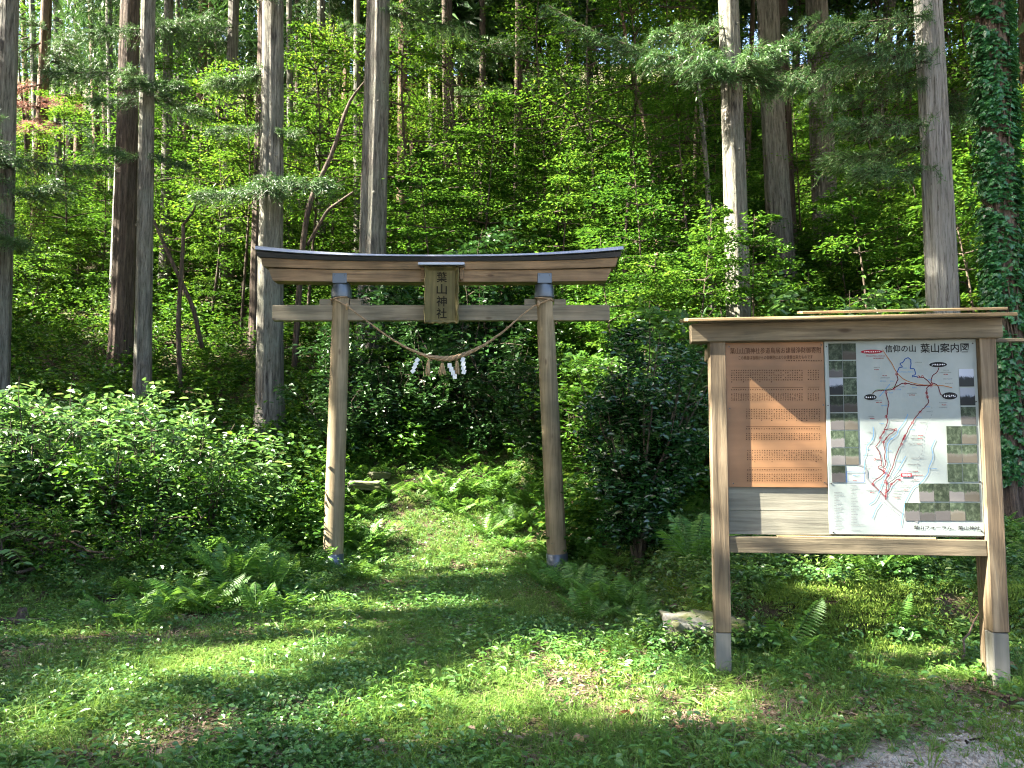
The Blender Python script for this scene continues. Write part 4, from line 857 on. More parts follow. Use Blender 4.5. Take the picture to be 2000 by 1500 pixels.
# top beam, roof boards
bl, br = B(1350, 668, -.03), B(1975, 657, -.03); zt1 = B(1660, 626, -.03)[1]; zb1 = B(1660, 663, -.03)[1]
plank('top_beam', (bl[0], zb1), (br[0] - .05, zt1), -.03, .10, M['wood_frame_x'])
plank('roof_batten', (bl[0] + .05, zt1 + .002), (br[0] - .06, zt1 + .030), -.06, .0, M['wood_frame_x'])
rl, rr_ = B(1343, 622, -.17), B(1988, 610, -.17); zr = B(1660, 618, -.17)[1]
def roof_board(x0, x1, z, y0, y1, th, tilt, name='roof_board'):
    c = ((x0 + x1) / 2, (y0 + y1) / 2, z); mb = MB(); R_ = Matrix.Rotation(tilt, 3, 'X'); h = ((x1 - x0) / 2, (y1 - y0) / 2, th / 2)
    mb.box([c[i] - h[i] for i in range(3)], [c[i] + h[i] for i in range(3)], .004, R=np.array(R_), wob=.0015); return mb.build(name, M['wood_roof'], board)
roof_board(rl[0], rr_[0], zr + .02, -.17, .13, .022, math.radians(9)); roof_board(rl[0] + .02, rr_[0] - .02, zr + .055, .09, .39, .022, math.radians(9)); roof_board(rl[0] + .01, rr_[0] - .03, zr + .09, .35, .62, .022, math.radians(9))
ux0, ux1 = B(1565, 608, -.05)[0], B(1966, 603, -.05)[0]
roof_board(ux0, ux1, zr + .062, -.07, .088, .020, math.radians(9))
plank('rear_rail', (B(1925, 660, .4)[0], B(1950, 668, .4)[1]), (B(2010, 660, .4)[0], B(1950, 661, .4)[1]), .40, .44, M['wood_frame_x'])
# bottom rail and its lath
zr0, zr1 = B(1676, 1084)[1], B(1676, 1052)[1]
plank('bottom_rail', (xl + W2 + .001, zr0), (xr - W2 - .001, zr1), .012, .10, M['wood_frame_x'])
plank('rail_lath', (B(1520, 1050)[0], zr1 + .001), (B(1830, 1050)[0], zr1 + .010), .018, .06, M['wood_roof'])
# back planking (three boards seen under the plywood)
zp1 = B(1500, 952, .05)[1]; zs = np.linspace(zr1 + .012, ztop - .02, 9)
for i in range(8): plank('back_plank', (xl + W2 + .001, zs[i]), (xr - W2 - .001, zs[i + 1] - .003), .060, .082, M['wood_plank'], .002, wob=.0006)
# plywood list
YP = .045
p0, p1 = B(1423, 951, YP), B(1613, 666, YP); px1 = B(1612, 800, YP)[0]
ply = plank('plywood_list', (xl + W2 + .003, p0[1]), (px1, ztop - .004), YP, .058, M['plywood'], .002, wob=0); tag(ply, 'orange plywood sheet with a donors\' list')
def Z5(zx, zy): return B(1400 + zx / 5.0, 660 + zy / 5.0, YP)
def marks(name, cells, mat, parent, y, r, sw=.22):
    """rows of tiny characters too small to read: a few strokes in each cell (x, z, size)"""
    mb_v = []; q = []; n = 0
    for (cx, cz, w_, h_) in cells:
        for k in range(3):
            if k == 2 and r.uniform() < .35: continue
            if k % 2 == 0: hw, hh2 = w_ * .42, h_ * sw * .5; ox, oz = 0, h_ * r.uniform(-.3, .3)
            else: hw, hh2 = w_ * sw * .5, h_ * .42; ox, oz = w_ * r.uniform(-.25, .25), 0
            mb_v += [[cx + ox - hw, y, cz + oz - hh2], [cx + ox + hw, y, cz + oz - hh2], [cx + ox + hw, y, cz + oz + hh2], [cx + ox - hw, y, cz + oz + hh2]]; q.append([n, n + 1, n + 2, n + 3]); n += 4
    return link(name, npmesh(name, mb_v, [np.array(q)], False, mat), None, parent)
def ztext(Zf, body, a, b, y, mat, parent, bold=.01):
    (x0, z1), (x1, z0) = Zf(*a), Zf(*b); return put_text(body, x0, x1, z0, z1, y, mat, parent, bold=bold)
ztext(Z5, '葉山山頂神社参道鳥居お建替浄財御寄附', (128, 100), (1018, 146), YP - .003, M['ink_brown'], ply, .0)
ztext(Z5, 'この鳥居は皆様からの御寄附によりお建替出来たものです', (210, 176), (935, 205), YP - .003, M['ink_brown'], ply, .0)
cells = []; r = np.random.default_rng(4); u5 = (Z5(100, 0)[0] - Z5(0, 0)[0]) / 100
def grid(x0, x1, nx_, y0, y1, ny_, miss=.12, extra=True):
    for i in range(nx_):
        X0 = x0 + (x1 - x0) * i / max(1, nx_ - 1)
        for j in range(ny_):
            if 0 < j < ny_ - 1 and r.uniform() < miss: continue
            p = Z5(X0, y0 + (y1 - y0) * j / max(1, ny_ - 1)); cells.append((p[0], p[1], 15 * u5, 15 * u5))
        if extra and r.uniform() < .15:
            p = Z5(X0, y1 + 20); cells.append((p[0], p[1], 15 * u5, 15 * u5))
for (xa, xb, nn, ys) in ((145, 830, 31, (318, 410, 505, 548, 606)), (892, 990, 5, (318, 405, 500, 548, 606)), (290, 1000, 30, (698, 785, 887, 935, 990)), (300, 1015, 31, (1100, 1188, 1288, 1330, 1395))):
    grid(xa, xb, nn, ys[0], ys[1], 5); grid(xa, xb, nn, ys[2], ys[2], 1, extra=False); grid(xa, xb, nn, ys[3], ys[4], 4, .05, False)
for (x0_, x1_, yy) in ((680, 1020, 222),):
    for i in range(15): p = Z5(x0_ + (x1_ - x0_) * i / 14, yy); cells.append((p[0], p[1], 17 * u5, 14 * u5))
marks('small_lettering', cells, M['ink_brown'], ply, YP - .003, r)
mb_v = []; q = []
for (xa, xb, yy) in ((145, 840, 483), (890, 1000, 481), (285, 1010, 865), (315, 1020, 1268)):
    a, b = Z5(xa, yy), Z5(xb, yy); k = len(mb_v); mb_v += [[a[0], YP - .003, a[1] - .0012], [b[0], YP - .003, b[1] - .0012], [b[0], YP - .003, b[1] + .0012], [a[0], YP - .003, a[1] + .0012]]; q.append([k, k + 1, k + 2, k + 3])
link('rule_line', npmesh('rule_line', mb_v, [np.array(q)], False, M['ink_brown']), None, ply)
for (zx, zy) in ((118, 88), (1018, 70), (125, 690), (1038, 655), (160, 1420), (1050, 1412)):
    c = Z5(zx, zy); MB().tube([[c[0], YP + .002, c[1]], [c[0], YP - .006, c[1]]], .005, 8).build('nail', M['nail'], ply)

# white map panel
YM = .040
M['panel'] = (lambda: (lambda m: m)(None))() or None
def panel_mat():
    m, nt, out = new_mat('map_panel'); L = nt.links; tc = N(nt, 'ShaderNodeTexCoord')
    n1 = N(nt, 'ShaderNodeTexNoise'); n1.inputs['Scale'].default_value = 2.6; n1.inputs['Detail'].default_value = 7; n1.inputs['Roughness'].default_value = .65; L.new(tc.outputs['Object'], n1.inputs['Vector'])
    r_ = ramp(nt, [(.3, (.17, .195, .177)), (.55, (.195, .222, .207)), (.75, (.217, .24, .228))]); L.new(n1.outputs[0], r_.inputs[0])
    b = N(nt, 'ShaderNodeBsdfPrincipled'); b.inputs['Roughness'].default_value = .6; b.inputs['Specular IOR Level'].default_value = .12; L.new(r_.outputs[0], b.inputs['Base Color']); L.new(b.outputs[0], out.inputs[0]); return m
M['panel'] = panel_mat()
mx0 = px1 + .003; mx1 = xr - W2 - .002; mz0 = B(1770, 1045, YM)[1]
mp = plank('map_panel', (mx0, mz0), (mx1, ztop - .004), YM, .058, M['panel'], .002, wob=0); tag(mp, 'white painted trail map with small photographs')
def Z3(zx, zy): return B(1600 + zx / 5.882, 650 + zy / 5.882, YM)
def Z4(zx, zy): return B(1600 + zx / 5.882, 850 + zy / 5.882, YM)
def ribbon(name, Zf, pts, w_, mat, dash=None, wig=0.0, y=YM - .003):
    P = np.array([Zf(*p) for p in pts]); rr = np.random.default_rng(len(pts) * 17 + int(pts[0][0]))
    d = np.r_[0, np.cumsum(np.linalg.norm(np.diff(P, axis=0), axis=1))]; n = max(2, int(d[-1] / .012)); s = np.linspace(0, d[-1], n)
    C = np.stack([np.interp(s, d, P[:, j]) for j in range(2)], 1); C[1:-1] += rr.normal(0, wig, (n - 2, 2)) if n > 2 else 0
    Tn = unit(np.gradient(C, axis=0)); S = np.c_[-Tn[:, 1], Tn[:, 0]] * w_ / 2
    V = np.concatenate([np.c_[C[:, 0] - S[:, 0], np.full(n, y), C[:, 1] - S[:, 1]], np.c_[C[:, 0] + S[:, 0], np.full(n, y), C[:, 1] + S[:, 1]]])
    i = np.arange(n - 1)
    if dash: i = i[(i // dash) % 2 == 0]
    return link(name, npmesh(name, V, [np.stack([i, i + 1, i + 1 + n, i + n], -1)], False, mat), None, mp)
M['ink_red'] = flat_mat('ink_red', (0.1800, 0.0120, 0.0210), .6); M['ink_maroon'] = flat_mat('ink_maroon', (0.0780, 0.0090, 0.0150), .6); M['ink_orange'] = flat_mat('ink_orange', (0.2160, 0.0900, 0.0300), .6)
M['ink_blue'] = flat_mat('ink_blue', (0.0165, 0.0550, 0.1815), .6); M['ink_stream'] = flat_mat('ink_stream', (0.0650, 0.1650, 0.2900), .6); M['ink_green'] = flat_mat('ink_green', (.06, .14, .05), .6); M['ink_white'] = flat_mat('ink_white', (0.4500, 0.4500, 0.4500), .6)
ribbon('trail_line', Z3, [(725, 195), (770, 265), (830, 350), (865, 420), (905, 480), (960, 530), (1020, 560), (1100, 585), (1200, 600), (1300, 600), (1420, 608), (1480, 620), (1525, 633)], .005, M['ink_orange'])
ribbon('trail_line', Z3, [(890, 460), (915, 400), (955, 395), (920, 355), (965, 335), (980, 305), (1015, 285), (1050, 310), (1050, 360), (1040, 415), (1085, 410), (1105, 450), (1100, 485), (1065, 490), (1070, 510), (1110, 500), (1130, 515)], .006, M['ink_blue'], wig=.0012)
for pts in ([(890, 470), (885, 500), (905, 530), (880, 580), (855, 640)], [(610, 700), (640, 670), (720, 662), (800, 662), (855, 640), (910, 605), (950, 580), (1060, 590), (1140, 610), (1240, 605), (1290, 605)],
            [(765, 685), (775, 740), (800, 800), (785, 870), (780, 940), (765, 960), (785, 1010), (770, 1065), (745, 1110), (740, 1140), (700, 1200)], [(1285, 600), (1235, 625), (1230, 690), (1240, 740), (1260, 795), (1200, 860), (1155, 910), (1090, 990), (1065, 1035), (1020, 1110), (985, 1180), (960, 1235)],
            [(1140, 505), (1190, 510), (1230, 540), (1285, 600)], [(1290, 580), (1330, 580), (1370, 625), (1380, 690), (1410, 720)], [(1370, 400), (1355, 450), (1305, 485), (1285, 530), (1290, 580)], [(740, 1110), (800, 1105), (875, 1105), (850, 1140), (790, 1180), (760, 1230)]):
    ribbon('trail_line', Z3, pts, .0055, M['ink_maroon'], wig=.001)
ribbon('trail_line', Z3, [(610, 690), (650, 655), (800, 648), (900, 600)], .003, M['ink_green'])
for pts in ([(700, 20), (690, 80), (645, 130), (680, 180), (700, 240), (715, 310), (720, 350), (680, 350), (670, 375), (720, 400), (740, 430)], [(640, 275), (700, 275)], [(770, 20), (735, 80), (745, 130), (755, 200), (745, 260), (765, 320), (740, 370), (715, 360)], [(745, 430), (680, 490), (620, 530), (610, 560)],
            [(610, 560), (690, 640), (755, 705)], [(975, 0), (940, 100), (900, 180), (865, 270), (850, 340), (810, 430), (760, 510), (775, 560), (765, 640), (760, 740)], [(930, 515), (900, 500), (830, 560), (790, 640), (760, 660)]):
    ribbon('trail_line', Z4, pts, .0055, M['ink_maroon'], wig=.001)
ribbon('pointer_line', Z4, [(775, 560), (930, 455)], .004, M['ink'])
for pts in ([(1015, 935), (985, 1010), (950, 1060), (910, 1110), (890, 1170), (830, 1220), (805, 1235)], [(615, 1080), (625, 1150), (610, 1235)], [(810, 590), (760, 650), (690, 730)]): ribbon('stream_line', Z3, pts, .0045, M['ink_stream'])
for pts in ([(625, 0), (590, 75), (545, 120), (535, 220), (510, 270), (520, 370), (510, 420)], [(830, 30), (780, 100), (770, 200), (775, 260), (800, 330), (750, 470), (710, 580), (670, 690), (630, 760), (570, 795)], [(990, 240), (940, 330), (890, 410), (840, 475)],
            [(1330, 50), (1285, 150), (1305, 220), (1300, 270), (1255, 370), (1250, 430), (1190, 520), (1140, 565), (1080, 595), (1030, 680), (990, 760), (970, 830), (950, 950), (935, 1050)], [(710, 770), (650, 850), (610, 955)]): ribbon('stream_line', Z4, pts, .0045, M['ink_stream'])
ribbon('road_line', Z4, [(440, 335), (510, 360), (545, 410), (545, 490), (610, 570), (690, 650), (780, 750), (850, 820), (980, 920), (1130, 1000)], .011, M['ink_grey'], y=YM - .0024)
ribbon('boundary_line', Z3, [(1290, 850), (1295, 930), (1260, 1000), (1225, 1050), (1200, 1130), (1185, 1235)], .003, M['ink_grey'], 1); ribbon('boundary_line', Z4, [(1185, 0), (1185, 200), (1135, 260), (1125, 400), (1060, 530), (1000, 620), (900, 700), (860, 790), (820, 870), (750, 955)], .003, M['ink_grey'], 1)
def ellipse(Zf, cx, cy, rx, ry, mat, chars):
    a, b = Zf(cx, cy), Zf(cx + rx, cy - ry); w_, h_ = b[0] - a[0], b[1] - a[1]; an = np.linspace(0, 6.2832, 28, endpoint=False)
    V = np.c_[a[0] + w_ * np.cos(an), np.full(28, YM - .004), a[1] + h_ * np.sin(an)]; V = np.vstack([V, [a[0], YM - .004, a[1]]])
    o = link('place_oval', npmesh('place_oval', V, [np.array([[28, (i + 1) % 28, i][::-1] for i in range(28)])], False, mat), None, mp)
    return [(a[0] + w_ * (-.68 + 1.36 * i / (chars - 1)), a[1], w_ * 1.2 / chars, h_ * .75) for i in range(chars)]
wc = []
wc += ellipse(Z3, 600, 218, 125, 25, M['ink_red'], 9); wc += ellipse(Z3, 1362, 366, 100, 31, M['ink'], 8); wc += ellipse(Z3, 585, 740, 70, 34, M['ink'], 5); wc += ellipse(Z3, 1495, 725, 86, 42, M['ink'], 7)
marks('small_lettering', wc, M['ink_white'], mp, YM - .0048, r)
(x0, z1), (x1, z0) = Z4(932, 437), Z4(1060, 478); link('here_box', npmesh('here_box', [[x0, YM - .0042, z0], [x1, YM - .0042, z0], [x1, YM - .0042, z1], [x0, YM - .0042, z1]], [np.array([[0, 1, 2, 3]])], False, M['ink_red']), None, mp)
ztext(Z4, '現在地', (950, 443), (1045, 473), YM - .005, M['ink_white'], mp, .02)
ztext(Z3, '信仰の山', (752, 142), (1106, 222), YM - .003, M['ink'], mp, .012); ztext(Z3, '葉山案内図', (1156, 124), (1718, 224), YM - .003, M['ink'], mp, .012)
ztext(Z4, '葉山フォーラム、葉山神社', (1080, 1035), (1845, 1090), YM - .003, M['ink'], mp, .012)
for pts in ([(310, 420), (515, 424)], [(310, 536), (515, 540)], [(310, 418), (310, 538)], [(515, 422), (515, 541)]): ribbon('legend_frame', Z4, pts, .003, M['ink_blue'])
# rings at the trail stations
def ring(Zf, zx, zy):
    c = Zf(zx, zy); an = np.linspace(0, 6.2832, 12, endpoint=False); V = np.vstack([np.c_[c[0] + q_ * np.cos(an), np.full(12, YM - .0045), c[1] + q_ * np.sin(an)] for q_ in (.0055, .0085)])
    i = np.arange(12); j = (i + 1) % 12; link('station_ring', npmesh('station_ring', V, [np.stack([i, j, j + 12, i + 12], -1)], False, M['ink_red']), None, mp)
for p in ((885, 475), (1140, 505), (1180, 503), (855, 645), (985, 583), (765, 685), (1290, 585), (1280, 612), (1230, 690), (1242, 735), (1155, 910), (765, 960), (1068, 1033), (875, 1110), (738, 1142), (980, 1182), (968, 1215)): ring(Z3, *p)
for p in ((700, 28), (735, 80), (942, 103), (635, 277), (745, 392), (737, 412), (758, 435), (790, 462), (752, 530), (770, 555), (825, 560), (925, 515), (612, 562), (765, 632), (762, 668), (760, 700)): ring(Z4, *p)
# small captions too small to read
r = np.random.default_rng(12); gcells = []; bcells = []; rcells = []; u3 = (Z3(100, 0)[0] - Z3(0, 0)[0]) / 100
def caption(Zf, zx, zy, k, lst, h=13):
    for i in range(k): p = Zf(zx + i * h * 1.05, zy); lst.append((p[0], p[1], h * u3, h * u3 * .95))
for (a, b, k) in ((630, 398, 5), (705, 518, 8), (1100, 340, 6), (1425, 430, 5), (1385, 455, 10), (1425, 530, 8), (1445, 580, 7), (640, 775, 6), (1015, 695, 8), (1380, 803, 7), (1380, 857, 7), (1235, 905, 4), (1155, 1030, 6), (570, 960, 5), (825, 1003, 10), (925, 620, 5), (560, 1142, 3), (1065, 1180, 5), (1055, 1215, 6)): caption(Z3, a, b, k, gcells)
for (a, b, k) in ((498, 88, 10), (1055, 38, 6), (1030, 100, 7), (485, 215, 10), (1060, 262, 11), (1020, 335, 10), (525, 340, 6), (545, 380, 4), (1020, 415, 6), (1025, 515, 7), (905, 580, 11), (545, 633, 9), (845, 630, 10), (845, 667, 7), (835, 703, 8), (320, 437, 3)): caption(Z4, a, b, k, gcells)
for i in range(15): caption(Z4, 172 + i * .7, 658 + i * 30.2, int(r.integers(5, 11)), gcells, 11); caption(Z4, 362 + i * .7, 577 + i * 30.2, int(r.integers(5, 9)), gcells, 11)
caption(Z4, 365, 577 + 15 * 30.2, 14, gcells, 11); caption(Z4, 372, 577 + 17 * 30.2, 9, gcells, 11)
for i in range(17): p = Z4(680 + i * 15, 715 + i * 13); gcells.append((p[0], p[1], 12 * u3, 12 * u3))
marks('small_lettering', gcells, M['ink_grey'], mp, YM - .003, r, .3)
for (a, b, k) in ((912, 450, 12), (700, 555, 5), (960, 405, 4), (1070, 630, 4), (890, 650, 4), (1250, 540, 4), (800, 690, 4), (715, 835, 5), (1225, 850, 4), (1125, 970, 4), (695, 1040, 4), (1050, 1110, 4), (815, 555, 4)): caption(Z3, a, b, k, bcells)
for (a, b, k) in ((548, 160, 4), (785, 180, 4), (880, 295, 5), (900, 390, 4), (1268, 385, 7), (595, 480, 4), (820, 595, 4), (390, 462, 6), (700, 570, 4)): caption(Z4, a, b, k, bcells)
marks('small_lettering', bcells, M['ink_stream'], mp, YM - .003, r, .3)
for (a, b, k) in ((540, 267, 16), (625, 293, 9), (635, 424, 4), (730, 493, 4), (655, 798, 5), (1430, 478, 4), (1035, 715, 5), (1410, 828, 4), (585, 985, 4), (1140, 1180, 4), (1135, 1215, 4)): caption(Z3, a, b, k, rcells)
for (a, b, k) in ((1125, 100, 4), (1085, 415, 4), (1075, 460, 9), (1090, 513, 4), (585, 655, 4), (975, 628, 4), (875, 720, 4), (395, 520, 3)): caption(Z4, a, b, k, rcells)
marks('small_lettering', rcells, M['ink_red'], mp, YM - .003, r, .3)
for i in range(16): p = Z3(1120 + i * 7.2, 885 - i * 5.8); rcells.append((p[0], p[1], 10 * u3, 10 * u3))
# the small printed photographs
def photo_mat(name, kind, seed):
    m, nt, out = new_mat(name); L = nt.links; tc = N(nt, 'ShaderNodeTexCoord'); P = tc.outputs['Generated']; oi = N(nt, 'ShaderNodeObjectInfo')
    off = N(nt, 'ShaderNodeVectorMath', operation='MULTIPLY_ADD'); off.inputs[1].default_value = (1, 1, 1); L.new(P, off.inputs[0])
    cmb = N(nt, 'ShaderNodeVectorMath', operation='SCALE'); cmb.inputs[0].default_value = (13.0, 7.0, 19.0); L.new(oi.outputs['Random'], cmb.inputs['Scale']); L.new(cmb.outputs[0], off.inputs[2])
    n1 = N(nt, 'ShaderNodeTexNoise'); n1.inputs['Scale'].default_value = 3.2; n1.inputs['Detail'].default_value = 6; n1.inputs['Roughness'].default_value = .8; L.new(off.outputs[0], n1.inputs['Vector'])
    leafy = ramp(nt, [(.3, (.008, .012, .008)), (.5, (.035, .055, .025)), (.62, (.09, .12, .065)), (.8, (.22, .24, .19))]); L.new(n1.outputs[0], leafy.inputs[0])
    sx = N(nt, 'ShaderNodeSeparateXYZ'); L.new(P, sx.inputs[0]); ad = N(nt, 'ShaderNodeMath', operation='MULTIPLY_ADD'); ad.inputs[1].default_value = .75; L.new(n1.outputs[0], ad.inputs[0]); L.new(sx.outputs[2], ad.inputs[2])
    bands = {'wood': [(.72, (.08, .075, .07)), (.8, (.10, .095, .088)), (.84, (.12, .12, .115))], 'path': [(.78, (.13, .12, .115)), (.88, (.14, .135, .128)), (.92, (.15, .15, .145))], 'sky': [(.80, (.03, .035, .035)), (.88, (.05, .06, .06)), (.93, (.20, .25, .32)), (1.0, (.36, .42, .48))], 'leaf': [(.2, (.5, .5, .5))], 'brush': [(.7, (.09, .075, .055)), (.9, (.12, .11, .09))]}[kind]
    br_ = ramp(nt, bands); L.new(ad.outputs[0], br_.inputs[0])
    mk = ramp(nt, [(bands[-1][0] - .02, (1, 1, 1)), (bands[-1][0] + .01, (0, 0, 0))] if kind != 'sky' else [(0, (1, 1, 1)), (1, (1, 1, 1))]); L.new(ad.outputs[0], mk.inputs[0])
    mm = N(nt, 'ShaderNodeMix', data_type='RGBA'); L.new(mk.outputs[0], mm.inputs[0]); L.new(leafy.outputs[0], mm.inputs[6]); L.new(br_.outputs[0], mm.inputs[7])
    hv = N(nt, 'ShaderNodeHueSaturation'); mv = N(nt, 'ShaderNodeMapRange'); L.new(oi.outputs['Random'], mv.inputs[0]); mv.inputs[3].default_value = .32; mv.inputs[4].default_value = .85; L.new(mv.outputs[0], hv.inputs['Value'])
    mh = N(nt, 'ShaderNodeMapRange'); L.new(oi.outputs['Random'], mh.inputs[0]); mh.inputs[3].default_value = .50; mh.inputs[4].default_value = .52; L.new(mh.outputs[0], hv.inputs['Hue']); hv.inputs['Saturation'].default_value = .75; L.new(mm.outputs[2], hv.inputs['Color'])
    b = N(nt, 'ShaderNodeBsdfPrincipled'); b.inputs['Roughness'].default_value = .6; b.inputs['Specular IOR Level'].default_value = .1; L.new(hv.outputs[0], b.inputs['Base Color']); L.new(b.outputs[0], out.inputs[0]); return m
PH = {k: photo_mat('photo_' + k, k, i) for i, k in enumerate(('wood', 'path', 'sky', 'leaf', 'brush'))}
def photo(Zf, x0, y0, x1, y1, kind):
    a, b = Zf(x0, y1), Zf(x1, y0); V = [[a[0], YM - .0035, a[1]], [b[0], YM - .0035, a[1]], [b[0], YM - .0035, b[1]], [a[0], YM - .0035, b[1]], [a[0], YM - .0005, a[1]], [b[0], YM - .0005, a[1]], [b[0], YM - .0005, b[1]], [a[0], YM - .0005, b[1]]]
    link('photo', npmesh('photo', V, [np.array([[0, 1, 2, 3], [4, 5, 1, 0], [5, 6, 2, 1], [6, 7, 3, 2], [7, 4, 0, 3]])], False, PH[kind]), None, mp)
ks = iter(['leaf', 'brush', 'wood', 'leaf', 'sky', 'leaf', 'wood', 'brush', 'path', 'brush', 'path', 'leaf', 'path', 'brush', 'path'])
for i in range(8):
    y = 122 + i * 200.5
    photo(Z3, 108 + i * 5.4, y, 256 + i * 5.4, y + 190, next(ks))
    if i < 7: photo(Z3, 267 + i * 6.0, y - 1, 416 + i * 5.5, y + 189, next(ks))
photo(Z3, 1608, 415, 1768, 618, 'sky'); photo(Z3, 1620, 634, 1782, 834, 'sky'); photo(Z3, 1630, 850, 1792, 1052, 'wood')
for i in range(3): photo(Z3, 1466 + i * 5, 1072 + i * 218, 1624 + i * 5, 1276 + i * 218, ('leaf', 'brush', 'leaf')[i]); photo(Z3, 1640 + i * 6, 1070 + i * 217, 1800 + i * 6, 1274 + i * 217, ('brush', 'brush', 'leaf')[i])
for i in range(4): photo(Z4, 1148 + i * 174, 555, 1310 + i * 174, 760, ('path', 'leaf', 'path', 'brush')[i])
for i in range(5): photo(Z4, 986 + i * 174, 777, 1146 + i * 174, 980, ('path', 'wood', 'path', 'brush', 'leaf')[i])
for c in (Z3(80, 160), Z3(1758, 122), Z3(98, 835), Z3(1800, 790), Z4(135, 553), Z4(160, 1115), Z4(1860, 1100), Z4(1845, 535)):
    MB().tube([[c[0], YM + .002, c[1]], [c[0], YM - .006, c[1]]], .005, 8).build('screw', M['nail'], mp)

# ------------------------------------------------------------------ stones and the mossy bank edge
def rock_mesh(name, size, seed, mat, flat=.0, sub=3):
    import bmesh
    from mathutils import noise
    bm = bmesh.new(); bmesh.ops.create_cube(bm, size=1.0); bmesh.ops.subdivide_edges(bm, edges=bm.edges[:], cuts=11, use_grid_fill=True)
    off = Vector((seed * 3.1, seed * 1.7, seed * .9))
    for v in bm.verts:
        c = v.co; n_ = c.normalized() * .62; c = c.lerp(n_, .85 if 'rock' in name else .12)
        d = (.16 * noise.noise(c * 2.1 + off) + .09 * noise.noise(c * 5.3 + off)) * (1 if 'rock' in name else .45) + .05 * noise.noise(c * 12 + off)
        cell = noise.cell(c * 3.1 + off) * .05
        c = c + c.normalized() * (d + cell); v.co = (c.x * size[0], c.y * size[1], c.z * size[2])
    me = bpy.data.meshes.new(name); bm.to_mesh(me); bm.free(); me.materials.append(mat)
    for p in me.polygons: p.use_smooth = True
    return me
def stone(name, px, py, D, size, seed, mat, label, rz=0.0, group=None, dz=0.0):
    p = at(px, py, D); o = link(name, rock_mesh(name, size, seed, mat)); o.location = (p[0], D, p[2] + dz); o.rotation_euler = (.05, .04, rz); return tag(o, label, 'stone', group)
stone('cut_stone', 1368, 1256, 6.3, (.56, .38, .40), 1, M['stone'], 'pale squared stone block behind the notice board\'s left post', .12)
stone('flat_stone', 712, 948, 12.4, (.48, .36, .12), 2, M['stone'], 'flat white stone on the path beyond the gate\'s left post', .2)
stone('flat_stone', 740, 928, 13.0, (.3, .25, .10), 5, M['stone'], 'small pale stone just behind the flat white one', .5)
stone('mossy_rock', 1560, 1112, 7.9, (1.0, .6, .42), 4, M['stone_moss'], 'mossy rock seen under the notice board', .1)
stone('mossy_rock', 1655, 1105, 8.2, (.6, .45, .36), 8, M['stone_moss'], 'grey rounded rock under the white map', .4)
# moss cushions on the bank
def moss_tuft(seed):
    r = np.random.default_rng(seed); lv = Leaves(); n_ = 110; P = np.c_[r.normal(0, .06, (n_, 2)), np.zeros(n_)]
    lv.blades(P, np.c_[r.normal(0, .5, (n_, 2)), np.ones(n_)], rdir(n_, r), r.uniform(.010, .026, n_), .006, .1); return lv.mesh('moss_tuft', M['moss'])
C_MOSS = proto('moss_tuft', [moss_tuft(i) for i in range(3)])

# ------------------------------------------------------------------ ground cover
def weed(seed, nl, leaf, h, mat, asp=.8):
    r = np.random.default_rng(seed); lv = Leaves(); a = r.uniform(0, 6.28, nl); rad = r.uniform(.01, .075, nl)
    P = np.c_[np.cos(a) * rad, np.sin(a) * rad, h * r.uniform(.35, 1, nl)]; D = np.c_[np.cos(a), np.sin(a), r.normal(.05, .25, nl)]
    lv.add(P, D, up_jit(nl, .35, r), leaf * r.uniform(.6, 1.2, nl), leaf * asp * r.uniform(.8, 1.1, nl), .12, .15, .45, .40)
    lv.blades(np.c_[np.zeros((nl, 2)), np.zeros(nl)], P, rdir(nl, r), np.linalg.norm(P, axis=1), .003, 0)
    return lv.mesh('weed', mat)
def tuft(seed, nb, h, mat, w=.006):
    r = np.random.default_rng(seed); lv = Leaves(); a = r.uniform(0, 6.28, nb); L = h * r.uniform(.5, 1.1, nb)
    lean = r.uniform(.1, .75, nb); D = np.c_[np.cos(a) * lean, np.sin(a) * lean, np.ones(nb)]
    P = np.c_[r.normal(0, .02, (nb, 2)), np.zeros(nb)]; m = P + unit(D) * L[:, None] * .55
    lv.blades(P, D, rdir(nb, r), L * .62, w, .05); lv.blades(m - unit(D) * L[:, None] * .08, D + np.c_[np.cos(a), np.sin(a), -np.ones(nb) * .6] * .9, np.c_[-np.cos(a), -np.sin(a), np.ones(nb)], L * .5, w * .8, .25)
    return lv.mesh('tuft', mat)
C_WEED = proto('weed', [weed(400 + i, 7, .032, .08, M['leaf_ground']) for i in range(4)] + [weed(410, 10, .02, .04, M['leaf_ground'], .7), weed(411, 6, .055, .13, M['leaf_ground'], .6), weed(412, 12, .016, .05, M['leaf_grass'], .5), weed(413, 7, .085, .06, M['leaf_grass'], .38), weed(414, 9, .05, .16, M['leaf_fern'], .3)])
C_GRASS = proto('grass_tuft', [tuft(420 + i, 16, .13, M['leaf_grass']) for i in range(3)] + [tuft(430, 12, .24, M['leaf_grass'], .007)])
r_g = np.random.default_rng(31)
def spread(n, dmin=3.2, dmax=13.5, power=1.0):
    y = dmin + (dmax - dmin) * r_g.uniform(0, 1, n) ** power; x = r_g.uniform(-.72, .72, n) * y; return x, y
BARE = [(ground(px, py), r) for (px, py, r) in ((150, 1265, .55), (330, 1250, .4), (60, 1290, .5), (480, 1235, .35), (1150, 1345, .45), (1300, 1380, .5), (1430, 1400, .55), (1560, 1385, .5), (1080, 1320, .3), (300, 1440, .45), (180, 1470, .35), (600, 1250, .25), (960, 1290, .22), (1700, 1370, .5), (1850, 1360, .45), (820, 1460, .3), (1030, 1455, .3))]
def bare(x, y):
    f = np.zeros(len(x))
    for p, r in BARE: f = np.maximum(f, 1 - smooth(.5, 1.15, np.hypot(x - p[0], (y - p[1]) * .8) / r))
    return f
def gravelness(x, y): return .55 * x - y + 3.25
